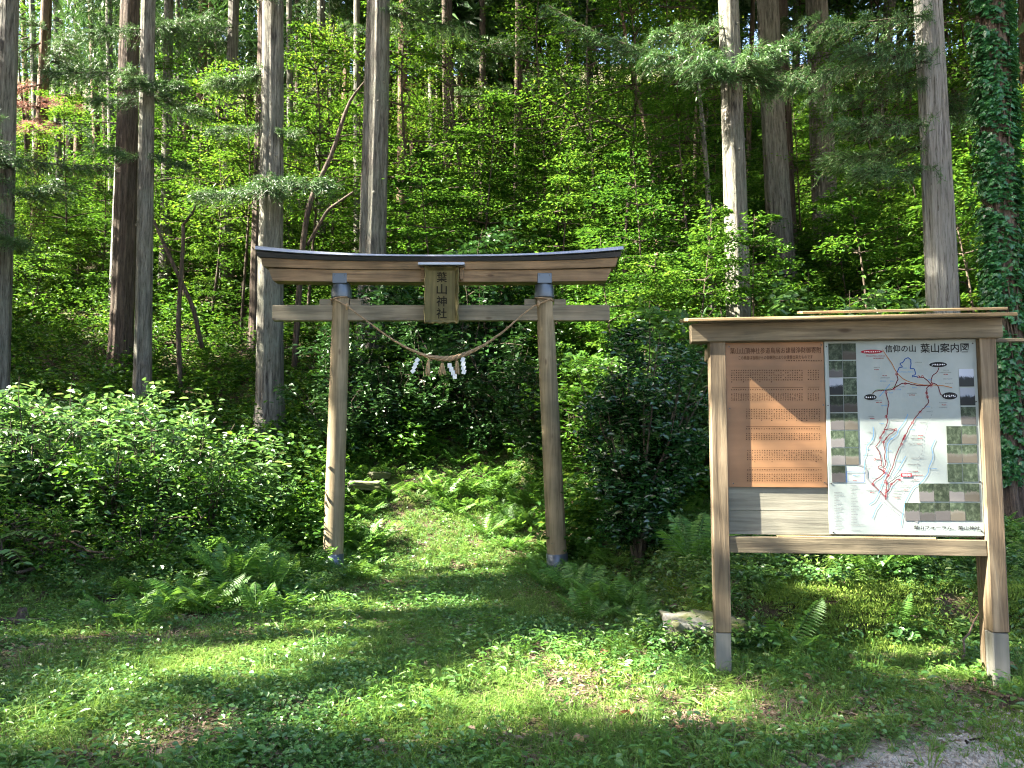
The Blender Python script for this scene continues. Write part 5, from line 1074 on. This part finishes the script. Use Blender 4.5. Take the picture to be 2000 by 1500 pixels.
x, y = spread(38000); g = gravelness(x, y); keep = (patch(x, y, 1.5, 1) + r_g.normal(0, .3, len(x)) > -.55) & (r_g.uniform(0, 1, len(x)) > smooth(-.35, .25, g) * .93)
keep &= r_g.uniform(0, 1, len(x)) > bare(x, y) * .82
x, y = x[keep], y[keep]; idx = np.where(patch(x, y, .9, 4) > .1, r_g.integers(0, 4, len(x)), r_g.choice([4, 6, 6, 4, 5, 1, 7, 8], len(x)))
tag(scatter('ground_cover', np.c_[x, y, height(x, y) - .004], r_g.uniform(0, 6.28, len(x)), r_g.normal(0, .15, (len(x), 2)), r_g.uniform(.6, 1.25, len(x)), idx, C_WEED), 'low leafy ground cover carpeting the clearing and path', 'ground cover', kind='stuff')
x, y = spread(26000, 3.2, 12.5); g = gravelness(x, y); keep = (patch(x, y, 1.2, 7) > -.5) & (r_g.uniform(0, 1, len(x)) > smooth(-.3, .2, g) * .93)
keep &= r_g.uniform(0, 1, len(x)) > bare(x, y) * .6
x, y = x[keep], y[keep]; idx = np.where(r_g.uniform(0, 1, len(x)) < .1, 3, r_g.integers(0, 3, len(x)))
tag(scatter('grass', np.c_[x, y, height(x, y) - .004], r_g.uniform(0, 6.28, len(x)), r_g.normal(0, .1, (len(x), 2)), r_g.uniform(.5, 1.15, len(x)), idx, C_GRASS), 'thin grass tufts growing through the ground cover', 'grass', kind='stuff')
x = r_g.uniform(1.5, 5.2, 5200); y = 6.3 + 1.5 * r_g.uniform(0, 1, 5200) ** 1.6; keep = patch(x, y, 1.8, 3) > -.3; x, y = x[keep], y[keep]
x2, y2 = spread(2600, 3.6, 6.5); k2 = (patch(x2, y2, 1.6, 9) > .35); x = np.r_[x, x2[k2]]; y = np.r_[y, y2[k2]]
tag(scatter('moss_cushions', np.c_[x, y, height(x, y)], r_g.uniform(0, 6.28, len(x)), r_g.normal(0, .1, (len(x), 2)), r_g.uniform(.7, 1.5, len(x)), r_g.integers(0, 3, len(x)), C_MOSS), 'yellow-green moss on the bank and lawn', 'moss', kind='stuff')
# weeds with tall stems on the right bank and thicket edge
C_HERB = proto('herb', [sprig(440 + i, 30, .055, .35, .16, M['leaf_grass'], .35) for i in range(2)] + [sprig(445 + i, 36, .06, .3, .2, M['leaf_shrub'], .6) for i in range(2)])
xr1 = r_g.uniform(1.3, 5.4, 1000); yr1 = r_g.uniform(6.2, 9.5, 1000); xr2 = r_g.uniform(-6.5, -1.9, 900); yr2 = r_g.uniform(6.3, 9.5, 900); k3 = yr2 > 7.4 + (xr2 + 6.5) * .12
p_ = at(1368, 1256, 6.3); an_ = r_g.uniform(0, 6.28, 70); rd_ = r_g.uniform(.26, .42, 70)
x = np.r_[xr1, xr2[k3], p_[0] + np.cos(an_) * rd_ * 1.15, p_[0] + r_g.uniform(-.3, .5, 30)]; y = np.r_[yr1, yr2[k3], 6.3 + np.sin(an_) * rd_ * .8, r_g.uniform(6.02, 6.12, 30)]
xs_ = r_g.uniform(-6.8, -2.9, 150); ys_ = r_g.uniform(8.3, 11.4, 150); C_TH = proto('thicket_sprig', [sprig(460 + i, 40, .085, 1.25, .32, M['leaf_shrub'], .5) for i in range(3)])
tag(scatter('thicket_undergrowth', np.c_[xs_, ys_, height(xs_, ys_)], r_g.uniform(0, 6.28, 150), r_g.normal(0, .25, (150, 2)), r_g.uniform(.6, 1.45, 150), r_g.integers(0, 3, 150), C_TH), 'leafy shoots sticking out of the left thicket', 'undergrowth', kind='stuff')
tag(scatter('bank_weeds', np.c_[x, y, height(x, y)], r_g.uniform(0, 6.28, len(x)), r_g.normal(0, .15, (len(x), 2)), r_g.uniform(.5, 1.1, len(x)), r_g.integers(0, 4, len(x)), C_HERB), 'small leafy weeds growing on the banks', 'weeds', kind='stuff')
# gravel stones of the lane, straw and leaf litter
def pebble(seed):
    r = np.random.default_rng(seed); mb = MB(); h = r.uniform(.004, .010, 3); mb.box(-h, h, .004, wob=.0012); return mb.mesh('pebble', M['pebble'], False)
M['pebble'] = leaf_mat('pebble', [(0, (.17, .15, .125)), (.6, (.34, .305, .255)), (1, (.52, .48, .42))], rough=.9, trans=0.0, spec=.2)
C_PEB = proto('pebble', [pebble(i) for i in range(6)])
x = r_g.uniform(.6, 3.6, 30000); y = r_g.uniform(3.2, 5.6, 30000); g = gravelness(x, y) + patch(x, y, 1.9, 2) * .2; keep = g + r_g.normal(0, .12, len(x)) > .08; x, y = x[keep], y[keep]
tag(scatter('gravel', np.c_[x, y, height(x, y) + .002], r_g.uniform(0, 6.28, len(x)), r_g.uniform(0, 6.28, (len(x), 2)), r_g.uniform(.5, 1.25, len(x)), r_g.integers(0, 6, len(x)), C_PEB), 'pale gravel of the lane in the lower right corner', 'gravel', kind='stuff')
def straw_mesh(seed):
    r = np.random.default_rng(seed); lv = Leaves(); n_ = 14; lv.blades(np.c_[r.normal(0, .06, (n_, 2)), r.uniform(.004, .02, n_)], rdir(n_, r, .1), up_jit(n_, .3, r), r.uniform(.05, .16, n_), .005, .03)
    lv.add(np.c_[r.normal(0, .07, (3, 2)), r.uniform(.005, .02, 3)], rdir(3, r, .1), up_jit(3, .4, r), .045, .025); return lv.mesh('litter', M['litter'])
C_LIT = proto('leaf_litter', [straw_mesh(i) for i in range(4)])
x, y = spread(6500, 3.2, 11); keep = (patch(x, y, 1.4, 5) + r_g.uniform(0, .8, len(x)) < .45) | (r_g.uniform(0, 1, len(x)) < bare(x, y)); keep = keep & (gravelness(x, y) + r_g.normal(0, .2, len(x)) < .15); x, y = x[keep], y[keep]
tag(scatter('leaf_litter', np.c_[x, y, height(x, y) + .004], r_g.uniform(0, 6.28, len(x)), r_g.normal(0, .12, (len(x), 2)), r_g.uniform(.6, 1.2, len(x)), r_g.integers(0, 4, len(x)), C_LIT), 'dry straw and leaf litter between the plants', 'leaf litter', kind='stuff')

# ------------------------------------------------------------------ single ferns
FRONDS = []
for i in range(5):
    lv = Leaves(); r = np.random.default_rng(500 + i); Xf, Zf_ = fern_blades(lv, r, .62, 0.0, .75 + .1 * i, pin=24, wmax=.12)
    mb_ = MB(); mb_.tube(np.c_[np.r_[0, Xf], np.zeros(len(Xf) + 1), np.r_[-.02, Zf_]], np.linspace(.0045, .001, len(Xf) + 1), 4, False)
    V1, Q1 = lv.arrays(); V2 = np.vstack(mb_.v); Q2 = np.vstack(mb_.q)
    FRONDS.append(npmesh('frond', np.vstack([V1, V2]), [np.vstack([Q1, Q2 + len(V1)])], False, M['leaf_fern']))
def fern(px, py, s, nf, label, upright=0.0, D=None):
    p = ground(px, py) if D is None else np.array([px_x(px, D), D, float(height(px_x(px, D), D))]); root = empty('fern', p); tag(root, label, 'fern', 'ferns beside the path')
    for i in range(nf):
        o = link('frond', FRONDS[random.randrange(5)], None, root); o.rotation_euler = (random.uniform(-.15, .15), -upright + random.uniform(-.25, .15), i * 6.283 / nf + random.uniform(-.35, .35)); q = s * random.uniform(.95, 1.4); o.scale = (q, q, q)
FERNS = [(395, 1190, 1.0, 9, 'bright fern at the thicket\'s foot, lower left of the gate'), (455, 1150, 1.1, 9, 'large upright fern left of the gate\'s left post'), (350, 1195, .8, 8, 'small fern left of the bright thicket-foot fern'), (530, 1165, .9, 8, 'fern between the large upright one and the left post'),
         (590, 1130, 1.0, 9, 'fern touching the left post\'s foot'), (700, 1075, .9, 8, 'sunlit fern just right of the left post'), (735, 1060, .8, 8, 'fern right of the sunlit one by the left post'), (590, 1065, 1.0, 8, 'sunlit fern behind the left post'), (280, 1225, .7, 7, 'low fern over dead leaves at lower left'),
         (230, 1210, .7, 7, 'fern beside the rotting stump'), (500, 1200, .7, 7, 'low fern on dirt below the large upright one'), (860, 975, .9, 8, 'fern clump in mid path, left one'), (920, 965, 1.0, 9, 'fern clump in mid path, centre one'), (970, 975, .9, 8, 'fern clump in mid path, right one'),
         (890, 1005, .8, 7, 'yellow-green fern before the mid-path clump'), (950, 1045, .8, 8, 'sunlit fern in the middle of the path'), (1010, 1035, .8, 8, 'fern left of the right post on the path'), (1030, 990, .9, 8, 'fern behind the right post'), (1130, 1165, .9, 9, 'fern below the right post\'s foot'),
         (1070, 1150, .7, 8, 'small fern left of the right post\'s foot'), (1185, 1190, .9, 8, 'fern under the camellia, lower one'), (1150, 1215, .7, 8, 'fern on the lawn below the camellia'), (1230, 1195, .7, 8, 'fern right of the lower camellia fern'), (1355, 1120, 1.0, 8, 'tall fern left of the notice board\'s left post'),
         (1535, 1275, .8, 6, 'arching fern on the lawn under the plywood list'), (1745, 1245, .7, 6, 'upright fern against the bank under the map'), (1700, 1130, 1.0, 9, 'fern on the bank under the map, left one'), (1755, 1125, 1.0, 9, 'fern on the bank under the map, middle one'), (1815, 1128, .9, 8, 'fern on the bank under the map, right one'),
         (1245, 1215, .6, 7, 'low fern beside the squared stone'), (480, 1010, .8, 8, 'fern high on the left bank near the broad trunk'), (540, 985, .9, 8, 'fern on the left bank, middle height'), (600, 960, .9, 8, 'fern on the left bank close to the post'), (560, 1030, .8, 8, 'fern on the lower left bank')]
for (px, py, s, nf, lab) in FERNS: fern(px, py, s, nf, lab, .35 if 'upright' in lab or 'tall' in lab else 0.0)

# ------------------------------------------------------------------ shrubs of the left thicket, camellia, ivy
def shrub_mesh(seed, H, R, nl, leaf, mat, asp=.55, stems=9, flat=.5, rough_base=.05):
    r = np.random.default_rng(seed); st = MB(); lv = Leaves(); per = nl // (stems * 5)
    for _ in range(stems):
        an = r.uniform(0, 6.28); L = H * r.uniform(.75, 1.08); s = np.linspace(0, 1, 8); rad = R * r.uniform(.1, .95)
        b = np.c_[np.cos(an) * rad * s ** 1.3, np.sin(an) * rad * s ** 1.3, L * (s - .14 * s ** 2 * rad / R)] + np.c_[r.normal(0, .02, (8, 2)), np.zeros(8)]
        st.tube(b, .014 * (1 - .8 * s) * (.6 + H * .3), 5, False)
        for _ in range(5):
            t = r.uniform(.12, 1); p = np.array([np.interp(t, s, b[:, j]) for j in range(3)]); a2 = r.uniform(0, 6.28); tl = R * r.uniform(.25, .6)
            q = p + np.array([math.cos(a2) * tl, math.sin(a2) * tl, tl * r.uniform(-.1, .5)]); st.tube([p, (p + q) / 2 + [0, 0, .03], q], [.006, .004, .002], 4, False)
            u_ = r.uniform(.1, 1.1, per)[:, None]; C_ = p + (q - p) * u_ + r.normal(0, .052 * (R + .3), (per, 3))
            lv.add(C_, rdir(per, r, .3) + (q - p) / tl * .7, up_jit(per, flat, r), leaf * r.uniform(.5, 1.45, per), leaf * asp * r.uniform(.7, 1.4, per))
    return st.mesh('stems', M['bark_twig'], True), lv.mesh('foliage', mat)
SHR = [shrub_mesh(600, 1.5, .95, 1700, .085, M['leaf_shrub'], stems=8), shrub_mesh(601, 1.2, .9, 1700, .07, M['leaf_under'], .6, stems=8), shrub_mesh(602, 1.9, .9, 1500, .11, M['leaf_shrub'], .5, stems=7), shrub_mesh(603, .9, .75, 1300, .065, M['leaf_under'], .6)]
SHR += [shrub_mesh(604, 1.6, .85, 2600, .075, M['leaf_hollow_shade']), shrub_mesh(605, 1.2, .8, 2400, .07, M['leaf_hollow_shade'], .5)]
def shrub(kind, px, D, s, label, group):
    x_ = px_x(px, D); root = empty('leafy_shrub', (x_, D, float(height(x_, D)) - .05), random.uniform(0, 6.28)); root.scale = (s, s, s); tag(root, label, 'shrub', group)
    link('stems', SHR[kind][0], None, root); link('foliage', SHR[kind][1], None, root)
TH = [(30, 9.0, 2, 1.0, 'front row, at the photo\'s left edge'), (130, 9.2, 0, 1.0, 'front row, second from the left edge'), (230, 9.0, 1, 1.05, 'front row, third from the left edge'), (330, 9.1, 0, .95, 'front row, fourth from the left edge'), (420, 9.3, 1, .9, 'front row, fifth from the left edge'),
      (60, 10.0, 0, 1.1, 'second row, behind the leftmost shrub'), (170, 10.1, 2, 1.0, 'second row, tall pale one'), (290, 10.2, 0, 1.1, 'second row, at the slim cedar\'s foot'), (390, 10.4, 2, .85, 'second row, left of the broad trunk\'s foot'), (470, 10.5, 0, .8, 'second row, touching the broad trunk'),
      (110, 11.2, 2, 1.0, 'back row, below the leftmost cedar'), (250, 11.4, 0, 1.2, 'back row, before the thick dark trunk'), (370, 11.6, 1, 1.2, 'back row, right of the slim cedar'), (20, 8.3, 3, .9, 'low, at the left edge above the brush pile'), (120, 8.3, 3, .8, 'low, above the brush pile'), (300, 8.4, 3, .8, 'low, right of the brush pile'), (-40, 9.6, 2, 1.1, 'mostly beyond the left edge')]
for (px, D, kd, s, lab) in TH: shrub(kd, px, D, s, 'sunlit thicket shrub, ' + lab, 'thicket left of the gate')
for (px, D, kd, s, lab) in [(1270, 10.4, 2, 1.35, 'pale-leaved shrub rising above the camellia'), (1200, 10.8, 0, 1.2, 'green shrub behind the gate\'s right post'), (1350, 10.0, 0, 1.3, 'green shrub between camellia and notice board'), (1130, 11.5, 1, 1.3, 'green shrub seen under the gate\'s right end'), (1450, 10.6, 2, 1.1, 'shrub at the knotty cedar\'s foot'),
                            (1560, 10.8, 0, 1.5, 'leafy shrub above the plywood list\'s roof'), (1680, 10.6, 2, 1.25, 'pale-leaved shrub above the map\'s roof'), (1770, 10.4, 0, 1.3, 'leafy shrub left of the pale cedar'), (1900, 10.4, 1, 1.3, 'leafy shrub between pale and ivy cedars'), (700, 14.2, 4, 1.3, 'dark shrub at the gnarled trunk\'s foot'), (760, 13.9, 5, 1.3, 'dark shrub hanging over the flat white stone'), (840, 13.9, 4, 1.4, 'dark shrub left of the hollow\'s centre'), (660, 13.6, 5, 1.2, 'dark shrub just behind the left post'), (1050, 12.8, 5, 1.4, 'dark shrub close behind the right post'), (950, 15.2, 4, 1.8, 'tall dark shrub at the back of the hollow'), (900, 14.3, 4, 1.6, 'dark shrub in the hollow beneath the plaque'), (1000, 13.6, 5, 1.6, 'dark shrub in the hollow beside the right post'), (800, 15.4, 4, 1.6, 'dark shrub in the hollow beside the left post'), (950, 13.6, 5, 1.2, 'low dark shrub at the end of the path')]:
    shrub(kd, px, D, s, lab, 'shrubs behind the gate and board')
def pinnate(r, lv, st, base, an, L, lift):
    t = np.linspace(0, 1, 10); P = base + np.c_[np.cos(an) * L * t, np.sin(an) * L * t, L * (lift * t - .55 * t ** 2)]
    st.tube(P, .006 * (1 - .7 * t), 4, False)
    for k in range(1, 10):
        for sg in (-1, 1):
            d = np.array([math.cos(an) * .35 - sg * math.sin(an), math.sin(an) * .35 + sg * math.cos(an), -.18])
            lv.add(P[k], d, np.array([0, 0, 1.]) + r.normal(0, .15, 3), .115 * (1 - .3 * abs(t[k] - .5)), .048, .1, .15)
for (px, py, D, lab) in ((70, 830, 8.9, 'pinnate-leaved sapling with drooping fronds above the left thicket'), (20, 1050, 8.0, 'low pinnate-leaved seedling at the left edge below the thicket')):
    rp = np.random.default_rng(px); lv = Leaves(); st_ = MB(); x_ = px_x(px, D); z_ = float(height(x_, D)); top = at(px, py, D)[2] - z_
    st_.tube([[0, 0, 0], [.02, 0, top * .5], [0, 0, top]], [.016, .012, .008], 6)
    for k in range(7): pinnate(rp, lv, st_, np.array([0, 0, top - .03 * k]), k * .95 - .2 + rp.uniform(-.2, .2), rp.uniform(.5, .72), .55)
    root = empty('pinnate_sapling', (x_, D, z_)); tag(root, lab, 'plant'); st_.build('stem', M['bark_twig'], root, True); link('fronds', lv.mesh('fronds', M['leaf_shrub']), None, root)
cam_st, cam_lv = shrub_mesh(620, 2.75, .95, 11000, .078, M['leaf_camellia'], .52, 18, .7)
cx_ = px_x(1245, 8.9); camellia = empty('camellia_bush', (cx_, 8.9, float(height(cx_, 8.9)) - .05)); tag(camellia, 'dark glossy-leaved camellia bush beside the gate\'s right post', 'bush')
link('stems', cam_st, None, camellia); link('foliage', cam_lv, None, camellia)
# ivy on the trunk at the right edge
def ivy_leaf(seed):
    r = np.random.default_rng(seed); an = np.radians([-90, -40, -8, 25, 55, 90, 125, 155, 188, 220]); rad = np.array([.25, .8, .62, .95, .66, 1.25, .66, .95, .62, .8]) * .042
    V = np.c_[np.cos(an) * rad, np.zeros(10), np.sin(an) * rad]; V[:, 1] = np.abs(V[:, 0]) * .35 - V[:, 2] * .2 + r.normal(0, .002, 10); V = np.vstack([V, [0, 0, 0]]); V[:, 2] *= -1
    return npmesh('leaf', V, [np.array([[10, i, (i + 1) % 10] for i in range(10)])], False, M['leaf_ivy'])
IVYL = [ivy_leaf(i) for i in range(3)]
ivy = empty('ivy_vine', ivy_tree.location); tag(ivy, 'climbing ivy covering the dark trunk at the right edge', 'ivy')
r = np.random.default_rng(77); tz = at(1933, 0, 9.3)[2] - ivy_tree.location.z; sl = (at(1933, 0, 9.3)[0] - ivy_tree.location.x) / tz
Vb = []; Qb = []; nb_ = 0; cnt = 0
for k in range(6200):
    z = r.uniform(.6, tz + .6); a_ = r.choice([r.normal(-2.6, .55), r.normal(-.35, .5), r.uniform(-3.0, -.1)], p=[.45, .25, .30]); tr_ = .20 * (1 - .03 * z)
    band = math.sin(z * 14 + a_ * 2.2) + .5 * math.sin(z * 5.3 + a_)
    if band < -1.15: continue
    out = tr_ + abs(r.normal(.015, .025)) + (.07 * r.uniform() if math.cos(a_) < -.6 or math.cos(a_) > .7 else 0)
    p = np.array([sl * z + math.cos(a_) * out, math.sin(a_) * out, z]); s = r.uniform(.7, 1.25)
    e = Matrix.Rotation(a_ + math.pi / 2 + r.normal(0, .35), 3, 'Z') @ Matrix.Rotation(r.normal(-.5, .3), 3, 'X') @ Matrix.Rotation(r.normal(0, .35), 3, 'Y')
    if cnt < 300 and math.sin(a_) < 0 and z > 1.2:
        o = link('leaf', IVYL[k % 3], None, ivy, p); o.rotation_euler = e.to_euler(); o.scale = (s, s, s); cnt += 1
    else:
        v = np.array([q_.co for q_ in IVYL[k % 3].vertices]) * s @ np.array(e).T + p; Vb.append(v); Qb.append(np.array([[10, i, (i + 1) % 10] for i in range(10)]) + nb_); nb_ += len(v)
tag(link('leaf_cover', npmesh('leaf_cover', np.vstack(Vb), [np.vstack(Qb)], False, M['leaf_ivy']), None, ivy), kind='stuff')
mb = MB()
for k in range(4):
    zz = np.linspace(0, tz, 40); a_ = -1.5 + .8 * np.sin(zz * .9 + k) + (k - 1.5) * .5; tr_ = .215 * (1 - .03 * zz); mb.tube(np.c_[sl * zz + np.cos(a_) * tr_, np.sin(a_) * tr_, zz], .011, 5, False)
mb.build('vine_stem', M['bark_twig'], ivy, True)

# ------------------------------------------------------------------ fallen wood, twigs, leaves
def twig(name, pts, rad, mat, label, cat='branch', wig=.01):
    P = np.array([np.append(ground(px, py)[:2], float(ground(px, py)[2]) + dz) for (px, py, dz) in pts]); s = np.linspace(0, 1, len(P)); q = np.linspace(0, 1, 22)
    C_ = np.stack([np.interp(q, s, P[:, j]) for j in range(3)], 1) + rng.normal(0, wig, (22, 3)) * np.array([1, 1, .3]); base = C_[0].copy()
    o = MB().tube(C_ - base, np.linspace(rad, rad * .45, 22), 7).build(name, mat, None, True); o.location = base; return tag(o, label, cat)
twig('fallen_branch', [(2040, 1385, .03), (1960, 1370, .03), (1910, 1355, .03), (1885, 1310, .03), (1882, 1290, .12), (1925, 1250, .28)], .014, M['bark_red'], 'fallen brown branch curving round the right post\'s foot')
twig('fallen_twig', [(1755, 1360, .01), (1770, 1385, .02), (1800, 1400, .01)], .006, M['bark_red'], 'thin curved twig on moss under the map', 'twig')
twig('fallen_twig', [(1290, 1315, .05), (1265, 1335, .02), (1240, 1350, .01)], .010, M['bark_pale'], 'pale stick lying left of the squared stone', 'twig')
twig('fallen_twig', [(1880, 1455, .01), (1920, 1448, .02), (1960, 1460, .01)], .007, M['bark_twig'], 'dark twig on the gravel', 'twig')
for i in range(9):
    a_, b_ = random.uniform(-10, 60), random.uniform(160, 300); y1_, y2_ = random.uniform(1080, 1125), random.uniform(1080, 1120)
    twig('brush_stick', [(a_, y1_ + 20, .05 + .03 * i), ((a_ + b_) / 2, (y1_ + y2_) / 2 + 14, .10 + .03 * i), (b_, y2_ + 20, .06 + .02 * i)], random.uniform(.008, .018), M['bark_red' if i % 2 else 'bark_twig'], 'dead stick in the brush pile at the lower left', wig=.02)['group'] = 'brush pile sticks'
p = ground(42, 1222); st = empty('rotten_stump', p); tag(st, 'rotten broken stump at the lower left edge', 'stump')
link('wood', trunk_mesh('wood', np.c_[np.zeros(5), np.zeros(5), np.array([-.05, .03, .07, .11, .15])], .06, M['bark_dark'], 12, .5, 4), None, st)
mb = MB(); mb.tube([[-.25, 0, .03], [0, -.05, .04], [.3, -.02, .03]], [.035, .04, .03], 9); mb.build('log', M['bark_dark'], st, True)
def dead_leaf(seed):
    r = np.random.default_rng(seed); n_ = 7; V = []; Q = []
    for i in range(n_):
        u = i / (n_ - 1); w_ = .055 * math.sin(min(1, u * .9 + .12) * math.pi) ** .8; V += [[u * .15 - .07, -w_, .022 * math.sin(u * 5 + seed) + .02], [u * .15 - .07, 0, .012 * math.sin(u * 5 + seed)], [u * .15 - .07, w_, .03 * math.cos(u * 4 + seed) * .6 + .015]]
    for i in range(n_ - 1):
        for j in range(2): Q.append([i * 3 + j, i * 3 + j + 1, i * 3 + 4 + j, i * 3 + 3 + j])
    return npmesh('fallen_leaf', V, [np.array(Q)], True, M['dead_leaf'])
DL = [dead_leaf(i) for i in range(3)]
for i, (px, py, s, lab) in enumerate([(1220, 1408, .9, 'curled rust-brown leaf in the lower middle of the lawn'), (1668, 1298, .6, 'brown leaf left of a pale pair under the map'), (1672, 1308, .6, 'pale pinkish leaf under the map, left of two'), (1704, 1305, .7, 'pale pinkish leaf under the map, right of two'), (1984, 1314, .7, 'tan leaf beside the right post\'s foot'),
                                      (1180, 1283, .5, 'brown leaf on the sunlit patch below the ferns'), (985, 1145, .5, 'orange leaf on the path below the right post'), (930, 1108, .45, 'pale brown leaf in the middle of the path'), (1325, 1435, .6, 'dark brown leaf half buried in weeds at lower right'), (1580, 1335, .6, 'brown leaf on the grass under the plywood list'),
                                      (490, 1420, .5, 'red-brown leaf in the lower left grass'), (205, 1250, .7, 'dead leaf on the sunlit patch at lower left'), (175, 1235, .6, 'dead leaf by the rotten stump'), (1130, 1460, .5, 'small brown leaf at the bottom centre'), (700, 1215, .45, 'brown leaf on the lawn below the left post')]):
    p = ground(px, py); o = link('fallen_leaf', DL[i % 3]); o.location = (p[0], p[1], p[2] + .035); o.rotation_euler = (random.uniform(-.3, .3), random.uniform(-.3, .3), random.uniform(0, 6.28)); o.scale = (s, s, s); tag(o, lab, 'leaf', 'fallen leaves')
# dark limbs of a leaning understorey tree, left
def limb_tree(name, label, limbs, D, mat):
    p0 = at(limbs[0][0][0], limbs[0][0][1], D); p0[2] = float(height(p0[0], D)) - .05; root = empty(name, p0); tag(root, label, 'tree', 'crooked understorey trees')
    for i, L in enumerate(limbs):
        P = np.array([at(px, py, D + dd) for (px, py, dd, _) in L]) - p0; R_ = [w_ / F * D / 2 for (_, _, _, w_) in L]
        if i == 0: P[0] = (0, 0, 0)
        s = np.linspace(0, 1, len(P)); q = np.linspace(0, 1, 18); C_ = np.stack([np.interp(q, s, P[:, j]) for j in range(3)], 1)
        for j in range(3): C_[1:-1, j] = (C_[:-2, j] + 2 * C_[1:-1, j] + C_[2:, j]) / 4
        MB().tube(C_, np.interp(q, s, R_), 8).build('trunk' if i == 0 else 'limb', M[mat], root, True)
    return root
limb_tree('crooked_sapling', 'crooked forked sapling between the slim grey cedar and the broad trunk', [[(355, 735, 0, 10), (348, 640, 0, 10), (352, 560, 0, 9), (358, 480, 0, 8), (358, 440, 0, 7)], [(395, 680, .2, 9), (378, 600, .1, 9), (340, 520, .1, 8), (318, 470, .2, 7), (300, 430, .3, 6)], [(358, 440, 0, 6), (380, 410, -.3, 4), (388, 370, -.5, 3)]], 15.5, 'bark_dark')
limb_tree('leaning_tree', 'thin dark tree leaning right between the two broad trunks', [[(575, 620, 0, 12), (590, 480, 0, 12), (605, 390, 0, 11), (650, 300, 0, 9), (680, 200, 0, 7), (712, 160, 0, 4)], [(600, 480, 0, 7), (640, 410, -.2, 6), (690, 375, -.4, 4)]], 16, 'bark_dark')
limb_tree('grey_sapling', 'pale grey slender stem left of the knotty cedar', [[(1388, 560, 0, 12), (1386, 440, 0, 12), (1380, 330, 0, 10), (1368, 200, 0, 8), (1352, 60, 0, 6)], [(1388, 430, 0, 5), (1408, 420, -.2, 3)]], 15, 'bark')
limb_tree('brown_sapling', 'brown curving stem above the gate\'s right end', [[(1292, 480, 0, 9), (1270, 300, 0, 9), (1245, 180, 0, 8), (1225, 90, 0, 7), (1210, 0, 0, 5)], [(1240, 110, 0, 4), (1200, 100, .2, 3), (1160, 70, .3, 2)]], 17, 'bark_red')
